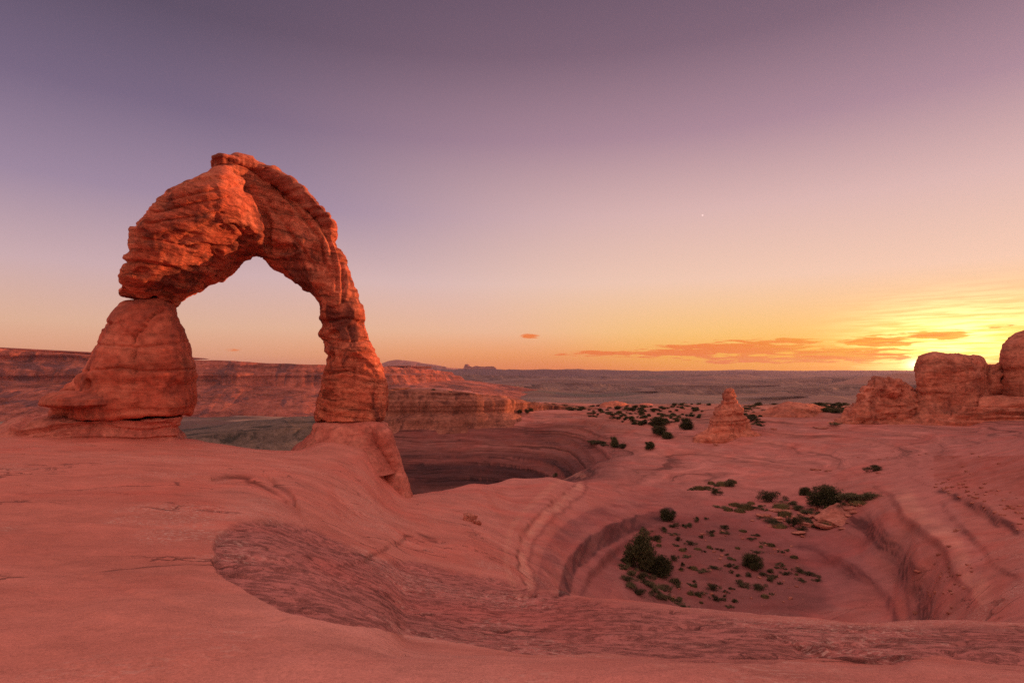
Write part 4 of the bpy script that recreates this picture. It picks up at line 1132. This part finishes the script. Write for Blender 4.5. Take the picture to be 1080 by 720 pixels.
def proto_meshes(kind, variant):
    """unit plants about one metre tall: (leaf mesh data, stem mesh data or None)"""
    key = (kind, variant)
    if key in PROTO:
        return PROTO[key]
    rng = np.random.default_rng(100 + variant * 17 + sum(map(ord, kind)))
    if kind == 'juniper':
        bl = [(0, 0, 0.45, 0.34), (0.18, 0.05, 0.34, 0.26), (-0.2, 0.06, 0.30, 0.27), (0.04, -0.18, 0.30, 0.25), (0.06, 0.05, 0.62, 0.22), (-0.1, -0.05, 0.62, 0.2), (0.28, -0.1, 0.2, 0.18), (-0.3, -0.08, 0.18, 0.17)]
        bl = [(x + rng.normal() * .05, y + rng.normal() * .05, z + rng.normal() * .04, r * (0.85 + 0.3 * rng.random())) for x, y, z, r in bl]
        bl += [(math.cos(q) * rng.uniform(.1, .46), math.sin(q) * rng.uniform(.1, .46), rng.uniform(.1, .72), rng.uniform(.08, .16)) for q in rng.uniform(0, 6.28, 14)]
        V, Fc = leaf_cloud(9000, bl, 0.075, rng, 0.75, 0.7)
        st = branches(7, 0.75, 0.26, 0.035, rng)
        m, wood = M_JUN, True
    elif kind == 'sage':
        bl = [(rng.normal() * .30, rng.normal() * .30, 0.18 + rng.random() * .42, 0.12 + 0.15 * rng.random()) for _ in range(15)]
        V, Fc = leaf_cloud(3600, bl, 0.085, rng, 0.55, 0.6)
        st = branches(8, 0.55, 0.4, 0.022, rng)
        m, wood = M_SAGE, True
    elif kind == 'blackbrush':
        bl = [(rng.normal() * .28, rng.normal() * .28, 0.2 + rng.random() * .45, 0.13 + 0.17 * rng.random()) for _ in range(14)]
        V, Fc = leaf_cloud(4200, bl, 0.085, rng, 0.6, 0.3)
        st = branches(8, 0.6, 0.42, 0.02, rng)
        m, wood = M_BLK, True
    else:  # grass
        n = 900
        a = rng.random(n) * 6.283
        r = np.sqrt(rng.random(n)) * 0.62
        base = np.stack([r * np.cos(a), r * np.sin(a), 0 * r - 0.02], 1)
        lean = np.stack([np.cos(a) * 0.05 + rng.normal(size=n) * 0.06, np.sin(a) * 0.05 + rng.normal(size=n) * 0.06, 0.75 + 0.35 * rng.random(n)], 1) * (0.5 + 0.5 * rng.random(n))[:, None]
        side = np.stack([-np.sin(a), np.cos(a), 0 * a], 1) * 0.022
        V = np.stack([base - side, base + side, base + lean * 0.6 + side * 0.6, base + lean], 1).reshape(-1, 3)
        Fc = np.arange(n * 4).reshape(-1, 4)
        st, m, wood = None, M_GRASS, False
    me = bpy.data.objects
    o = mesh_obj('foliage', V, Fc, m, smooth=False)
    ld = o.data
    bpy.data.objects.remove(o)
    sd = None
    if st is not None:
        o = mesh_obj('stem', np.array(st[0]), st[1], M_WOOD)
        sd = o.data
        bpy.data.objects.remove(o)
    PROTO[key] = (ld, sd)
    return PROTO[key]


def plant(kind, name, x, y, h_px, w_px, label, cat, group=None, parts=True, D=None, leafname='foliage'):
    """a plant whose foot is seen at photo pixel (x, y), h_px tall and w_px wide there"""
    p = ground_at(x, y) if D is None else Vector(((x - 540) / F * D, D, ground_z((x - 540) / F * D, D)))
    m = p.y / F
    H, W = h_px * m, w_px * m
    ld, sd = proto_meshes(kind, random.randrange(3))
    ang = random.random() * 6.28
    sc = (W / 1.0, W / 1.0, H / 0.95)
    if parts and sd is not None:
        e = empty(name, (p.x, p.y, p.z - 0.03))
        e.rotation_euler.z = ang
        e.scale = sc
        for nm, d in ((leafname, ld), ('stem' if kind != 'juniper' else 'trunk', sd)):
            c = bpy.data.objects.new(nm, d)
            COL.objects.link(c)
            c.parent = e
    else:
        e = bpy.data.objects.new(name, ld)
        COL.objects.link(e)
        e.location = (p.x, p.y, p.z - 0.03)
        e.rotation_euler.z = ang
        e.scale = sc
    tag(e, label, cat, group)
    return e


# plants that can be told apart
plant('juniper', 'juniper_tree', 676, 600, 42, 36, 'largest dark green juniper tree, on the left side of the bowl floor', 'tree', leafname='crown')
plant('juniper', 'juniper_bush', 698, 607, 24, 30, 'dark juniper bush leaning against the right of the largest juniper', 'bush', leafname='crown')
plant('juniper', 'juniper_bush', 793, 600, 18, 22, 'dark round juniper alone on the right half of the bowl floor', 'bush', leafname='crown')
plant('juniper', 'juniper_bush', 872, 535, 25, 34, 'big green juniper bush above the tilted slab at the bowl rim', 'bush', leafname='crown')
plant('juniper', 'juniper_bush', 849, 522, 10, 12, 'small round dark bush just left of the big rim juniper', 'bush', leafname='crown')
plant('blackbrush', 'speckled_bush', 814, 529, 14, 18, 'speckled grey and black bush at the left of the rim garden', 'bush')
plant('sage', 'sage_shrub', 897, 530, 14, 30, 'grey olive shrub between the big rim juniper and the terrace', 'shrub')
plant('sage', 'sage_shrub', 912, 526, 9, 20, 'low grey shrub at the right tip of the rim garden', 'shrub')
plant('blackbrush', 'desert_shrub', 837, 556, 14, 14, 'bluish dark shrub below the rim garden beside the slabs', 'shrub')
plant('juniper', 'juniper_bush', 703, 549, 14, 18, 'dark green bush at the far left edge of the bowl floor', 'bush', leafname='crown')
plant('juniper', 'young_juniper', 648, 472, 13, 10, 'narrow upright juniper standing on the shelf beyond the bowl', 'tree', leafname='crown')
plant('blackbrush', 'desert_shrub', 656, 472.5, 6, 12, 'small shrub at the right foot of the narrow upright juniper', 'shrub')
plant('juniper', 'young_juniper', 686, 474, 9, 12, 'squat pointed juniper alone on the shelf, halfway to the spire', 'tree', leafname='crown')
plant('juniper', 'juniper_bush', 694, 449, 11, 16, 'round green bush on the sand, left of two near the spire', 'bush', leafname='crown')
plant('juniper', 'juniper_bush', 724, 453, 14, 15, 'tallest round green bush directly left of the rock spire', 'bush', leafname='crown')
plant('juniper', 'juniper_bush', 696, 459, 10, 18, 'wide green bush in front of the round bushes left of the spire', 'bush', leafname='crown')
plant('juniper', 'juniper_bush', 704, 463, 8, 12, 'lowest green bush of the cluster left of the spire', 'bush', leafname='crown')
plant('blackbrush', 'desert_shrub', 586, 503, 5, 5, 'tiny lone shrub on the slickrock crest left of the bowl', 'shrub')
plant('blackbrush', 'desert_shrub', 922, 497, 8, 13, 'lone dark shrub on bare rock right of the rim garden', 'shrub')
plant('sage', 'sage_shrub', 880, 448, 4, 9, 'lone small shrub on bare slickrock below the low dome', 'shrub')
for x, y, h, w, lab in [(770, 512, 8, 10, 'dark bush at the end of a grass strip, farthest of the pair above the bowl'), (755, 522, 8, 9, 'dark bush at the end of a grass strip, nearer of the pair above the bowl')]:
    plant('blackbrush', 'desert_shrub', x, y, h, w, lab, 'shrub')
for x, y, h, w, lab in [(738, 516, 7, 13, 'leftmost olive grass tuft on the slope above the bowl'), (762, 512, 8, 12, 'olive grass patch beside the farthest dark bush above the bowl'),
                        (786, 536, 10, 15, 'widest pale olive grass tuft on the slope below the two dark bushes'), (768, 538, 7, 9, 'thin olive grass tuft left of the widest grass tuft')]:
    plant('grass', 'grass_tuft', x, y, h * 0.55, w * 0.85, lab, 'grass tuft')
for x, y in [(730, 517), (746, 515), (752, 517), (750, 511), (772, 510), (756, 513), (776, 534), (796, 537), (802, 535), (792, 532), (780, 540), (806, 538), (760, 536), (772, 533)]:
    plant(random.choice(['grass', 'sage']), 'grass_clump', x, y, random.uniform(2.5, 4.5), random.uniform(5, 10), 'small olive clump of dry grass on the slope above the bowl', 'grass clump', 'grass clumps above the bowl', parts=False)
# thicket along the left foot of the bowl
for x, y, h, w in [(660, 600, 9, 18), (668, 607, 10, 20), (660, 612, 8, 20), (678, 612, 14, 22), (690, 622, 12, 20), (666, 620, 11, 20), (676, 628, 11, 22), (692, 630, 11, 22), (704, 632, 9, 18), (700, 622, 9, 18), (715, 636, 7, 16),
                   (684, 618, 10, 18), (656, 592, 7, 14), (682, 562, 9, 18), (692, 570, 8, 16), (676, 570, 7, 14), (720, 640, 6, 12), (708, 614, 6, 10)]:
    plant(random.choice(['sage', 'sage', 'blackbrush']), 'thicket_shrub', x + random.uniform(-2, 2), y, h * 0.8, w * 0.62, 'olive grey shrub of the thicket round the largest juniper', 'shrub', 'shrubs of the thicket on the left of the bowl floor')
# scattered shrubs of the bowl floor
BOWL = [(727, 555, 5, 9), (735, 550, 7, 8), (744, 548, 4, 5), (693, 570, 8, 10), (716, 571, 7, 7), (727, 575, 6, 11), (740, 568, 5, 6), (752, 562, 5, 8), (765, 558, 6, 11), (750, 566, 4, 9), (710, 592, 9, 10), (719, 598, 7, 5), (718, 602, 5, 5),
        (715, 618, 10, 14), (750, 623, 10, 13), (737, 628, 6, 14), (753, 634, 8, 10), (762, 634, 6, 6), (775, 636, 6, 6), (781, 618, 7, 16), (800, 622, 9, 16), (770, 598, 5, 8), (775, 600, 5, 9), (812, 604, 6, 9), (805, 607, 5, 12), (818, 609, 5, 8),
        (812, 613, 5, 9), (830, 606, 5, 10), (842, 604, 6, 12), (855, 607, 6, 14), (862, 613, 4, 9), (845, 612, 4, 10), (815, 627, 4, 5), (768, 640, 4, 8), (740, 602, 4, 14), (752, 600, 4, 12), (760, 581, 4, 6), (743, 583, 3, 5), (766, 586, 3, 5),
        (725, 588, 3, 4), (770, 622, 4, 7), (733, 614, 4, 5), (789, 608, 5, 8), (779, 608, 4, 8), (700, 560, 6, 10), (711, 556, 5, 12), (722, 556, 4, 8), (765, 630, 4, 5), (757, 580, 3, 4), (708, 600, 3, 3)]
for x, y, h, w in BOWL:
    plant(random.choice(['blackbrush', 'blackbrush', 'sage']), 'bowl_shrub', x + random.uniform(-1, 1), y, h * 0.9, w * 0.72, 'small dark desert shrub scattered on the red sand of the bowl floor', 'shrub', 'shrubs scattered on the bowl floor')
for i in range(55):
    a, r = random.uniform(0, 6.28), math.sqrt(random.random())
    x, y = 752 + 96 * r * math.cos(a), 598 + 40 * r * math.sin(a)
    plant(random.choice(['grass', 'sage', 'blackbrush']), 'bowl_shrub', x, y, random.uniform(2, 4), random.uniform(3, 8), 'small dark desert shrub scattered on the red sand of the bowl floor', 'shrub', 'shrubs scattered on the bowl floor', parts=False)
# low growth between the slabs of the rim garden
for x, y, h, w in [(824, 536, 5, 14), (834, 532, 5, 12), (842, 538, 6, 14), (850, 541, 5, 16), (828, 544, 5, 12), (858, 534, 6, 12), (866, 543, 4, 14), (880, 540, 5, 16), (893, 536, 6, 14), (812, 551, 5, 16), (822, 556, 4, 12), (851, 549, 4, 12), (858, 556, 6, 14),
                   (874, 556, 8, 12), (884, 551, 7, 12), (888, 545, 5, 12), (845, 560, 4, 10), (905, 531, 5, 14)]:
    plant(random.choice(['sage', 'blackbrush', 'grass']), 'rim_shrub', x, y, h, w, 'low olive shrub among the flat stones of the rim garden', 'shrub', 'low shrubs among the rim garden stones')
# brush on the plateau
def brush(n, poly, group, label, hs, ws, name, kinds, rows_pull=1.0):
    xs = [p[0] for p in poly]
    ys = [p[1] for p in poly]
    k = 0
    while k < n:
        x, y = random.uniform(min(xs), max(xs)), random.uniform(min(ys), max(ys))
        if not bool(in_poly(np.array([x]), np.array([y]), poly)[0]):
            continue
        s = (0.6 + 0.8 * random.random() ** 2)
        plant(random.choice(kinds), name, x, y, hs * s * (0.6 + 0.5 * (y - min(ys)) / (max(ys) - min(ys) + .1)), ws * s, label, 'bush', group, parts=False)
        k += 1


brush(160, [(618, 432), (625, 427.5), (740, 429), (742, 441), (705, 448), (690, 452), (650, 444), (622, 440)], 'bushes on the plateau left of the spire', 'green brown bush on the sandy plateau between canyon cliff and rock spire', 3.4, 5.6, 'plateau_bush', ['juniper', 'blackbrush', 'juniper'])
brush(40, [(540, 424), (585, 428), (618, 430), (615, 434), (570, 431), (540, 429)], 'bushes along the canyon edge', 'dark bush on the plateau edge right of the canyon cliff', 3.4, 8.0, 'plateau_bush', ['juniper', 'blackbrush'])
brush(46, [(782, 429), (820, 426), (815, 438), (800, 444), (812, 452), (822, 455), (800, 452), (786, 440)], 'bushes right of the spire', 'dark green bush on the sand right beside the rock spire', 3.8, 7.0, 'plateau_bush', ['juniper', 'blackbrush', 'sage'])
brush(34, [(845, 428), (880, 424), (902, 428), (900, 438), (870, 437)], 'bushes left of the crag', 'green bush on the sand between the low dome and the crag', 5.0, 9.0, 'plateau_bush', ['juniper', 'juniper', 'sage'])
brush(16, [(622, 466), (640, 467), (640, 471), (620, 470)], 'small shrubs on the shelf', 'tiny dark shrub in the row left of the narrow upright juniper', 3.5, 7.0, 'shelf_shrub', ['blackbrush'])
for x, y in [(457, 412.5), (474, 413), (510, 417), (520, 418), (530, 419), (548, 422), (556, 423), (560, 422)]:
    plant('juniper', 'cliff_bush', x, y, 4, 6, 'small dark bush growing on top of the canyon cliff', 'bush', 'bushes on top of the canyon cliff', parts=False, D=118 + random.random() * 4)
brush(90, [(690, 428), (690, 424), (960, 412), (960, 424), (900, 428), (760, 428)], 'bushes on the far flats', 'far faint bush on the flats behind the spire', 2.4, 5.0, 'far_bush', ['juniper', 'blackbrush'])


# ------------------------------------------------------------------ loose stones
def stone_mesh(seed, flat):
    rng = np.random.default_rng(seed)
    nu, nv = 26, 18
    th = np.linspace(0, 2 * np.pi, nu, endpoint=False)
    ph = np.linspace(0.001, np.pi - 0.001, nv)
    T, Pp = np.meshgrid(th, ph, indexing='ij')
    d = np.stack([np.cos(T) * np.sin(Pp), np.sin(T) * np.sin(Pp), np.cos(Pp)], -1)
    e = 0.62
    q = np.sign(d) * np.abs(d) ** e
    q *= np.array([0.5, 0.36 + 0.1 * rng.random(), 0.5])
    nz = fbm(d[..., 0] * 1.4 + seed, d[..., 1] * 1.4, d[..., 2] * 1.4, 3, seed)
    q = q * (1 + 0.45 * nz)[..., None]
    q[..., 2] *= flat
    f = grid_faces(nv, nu, wrap=True)
    V = q.transpose(1, 0, 2).reshape(-1, 3)
    me = bpy.data.meshes.new('stone')
    me.from_pydata([tuple(v) for v in V], [], [tuple(x[::-1]) for x in f.tolist()])
    me.polygons.foreach_set('use_smooth', np.ones(len(me.polygons), bool))
    me.materials.append(M_STONE)
    return me


STONES = [stone_mesh(s, fl) for s, fl in ((1, 0.45), (2, 0.6), (3, 0.75), (4, 0.35), (5, 0.55))]


def stone(name, x, y, w_px, h_px, label, cat='stone', group=None, tilt=(0, 0, 0), which=None):
    p = ground_at(x, y)
    m = p.y / F
    o = bpy.data.objects.new(name, STONES[random.randrange(5) if which is None else which])
    COL.objects.link(o)
    o.scale = (w_px * m, w_px * m * 0.9, h_px * m * 1.6)
    o.location = (p.x, p.y, p.z + h_px * m * 0.25)
    o.rotation_euler = tilt if tilt != (0, 0, 0) else (random.uniform(-.12, .12), random.uniform(-.12, .12), random.uniform(0, 6.28))
    tag(o, label, cat, group)
    return o


stone('tilted_slab', 888, 545, 46, 7, 'long tilted red slab below the big rim juniper', 'rock slab', tilt=(0.12, -0.32, 0.5), which=0)
stone('flat_slab', 872, 557, 22, 7, 'blocky flat stone under the lower end of the tilted slab', 'rock slab', tilt=(0.05, 0.1, 0.3), which=3)
stone('cracked_block', 495, 549, 15, 9, 'broken red block stuck in a crack on the crest right of the arch', 'boulder', tilt=(0.1, 0.2, 0.7), which=2)
stone('small_block', 503, 553, 8, 6, 'small angular stone beside the broken block on the crest', 'boulder', which=4)
for x, y, w, h in [(818, 539, 12, 3), (830, 541, 10, 3), (806, 545, 16, 3), (840, 548, 12, 3), (820, 548, 10, 3), (858, 545, 12, 3), (850, 554, 14, 4), (835, 536, 8, 2), (862, 552, 12, 3), (878, 552, 8, 4), (845, 543, 8, 2), (868, 539, 12, 3), (897, 538, 14, 3), (815, 555, 12, 2), (842, 563, 16, 2), (905, 534, 10, 3)]:
    stone('garden_stone', x, y, w, h, 'flat red stone lying among the rim garden shrubs', 'stone', 'flat stones of the rim garden')
for i in range(60):
    t = random.random()
    x = 985 + 100 * t
    y = 514 + 52 * t ** 1.1 - random.random() ** 1.5 * 34 * (0.3 + t)
    s = random.uniform(1.0, 3.2)
    stone('rubble_stone', x, y, s * 1.5, s * 0.8, 'small stone of the rubble on the slope at the right edge', 'stone', 'rubble stones on the right slope')
for i in range(36):
    x, y = random.gauss(1000, 16), random.gauss(606, 22)
    s = random.uniform(1.2, 3.6)
    stone('wall_stone', x, min(y, 648), s * 1.6, s * 0.8, 'dark small stone on the terrace above the right wall of the bowl', 'stone', 'stones above the right bowl wall')
for i in range(22):
    x, y = random.uniform(900, 1060), random.uniform(476, 512)
    s = random.uniform(1.0, 2.4)
    stone('scattered_stone', x, y, s * 2, s * 0.7, 'small stone on the bare slickrock below the buttes', 'stone', 'stones on the slickrock below the buttes')
for i in range(70):
    x, y = random.uniform(690, 850), random.uniform(560, 640)
    s = random.uniform(0.8, 2.6)
    stone('bowl_stone', x, y, s * 1.7, s * 0.8, 'small red stone lying on the sand of the bowl floor', 'stone', 'stones on the bowl floor')
for i in range(40):
    x, y = random.gauss(850, 24), random.gauss(549, 7)
    s = random.uniform(1.5, 4.5)
    stone('broken_stone', x, y, s * 1.8, s * 0.6, 'broken red stone lying between the shrubs of the rim garden', 'stone', 'rubble of the rim garden')
for x, y, w, h in [(932, 446, 10, 3), (941, 447, 8, 3), (925, 447, 7, 2), (860, 500 - 4, 10, 2), (874, 497, 8, 2), (816, 453, 6, 3), (865, 452, 12, 2), (755, 470, 6, 3)]:
    stone('shelf_stone', x, y, w, h, 'flat stone on the slickrock shelf between the spire and the buttes', 'stone', 'stones between the spire and the buttes')

# ------------------------------------------------------------------ the dusty evening air
HAZE = True
if HAZE:
    me = bpy.data.meshes.new('haze')
    x0, x1, y0, y1, z0, z1 = -9600, 9600, -9600, 9600, -130, 190
    me.from_pydata([(x0, y0, z0), (x1, y0, z0), (x1, y1, z0), (x0, y1, z0), (x0, y0, z1), (x1, y0, z1), (x1, y1, z1), (x0, y1, z1)], [],
                   [(0, 3, 2, 1), (4, 5, 6, 7), (0, 1, 5, 4), (1, 2, 6, 5), (2, 3, 7, 6), (3, 0, 4, 7)])
    hz = bpy.data.objects.new('haze', me)
    COL.objects.link(hz)
    m = bpy.data.materials.new('haze')
    m.use_nodes = True
    m.node_tree.nodes.clear()
    k = NT(m.node_tree)
    pv = k.new('ShaderNodeVolumePrincipled')
    pv.inputs['Color'].default_value = (0.66, 0.51, 0.76, 1)
    pv.inputs['Density'].default_value = 0.000054
    pv.inputs['Anisotropy'].default_value = 0.35
    ou = k.new('ShaderNodeOutputMaterial')
    k.l.new(pv.outputs[0], ou.inputs['Volume'])
    me.materials.append(m)
    tag(hz, kind='stuff')
SC.cycles.volume_bounces = 0
SC.cycles.max_bounces = 6
SC.cycles.use_denoising = False
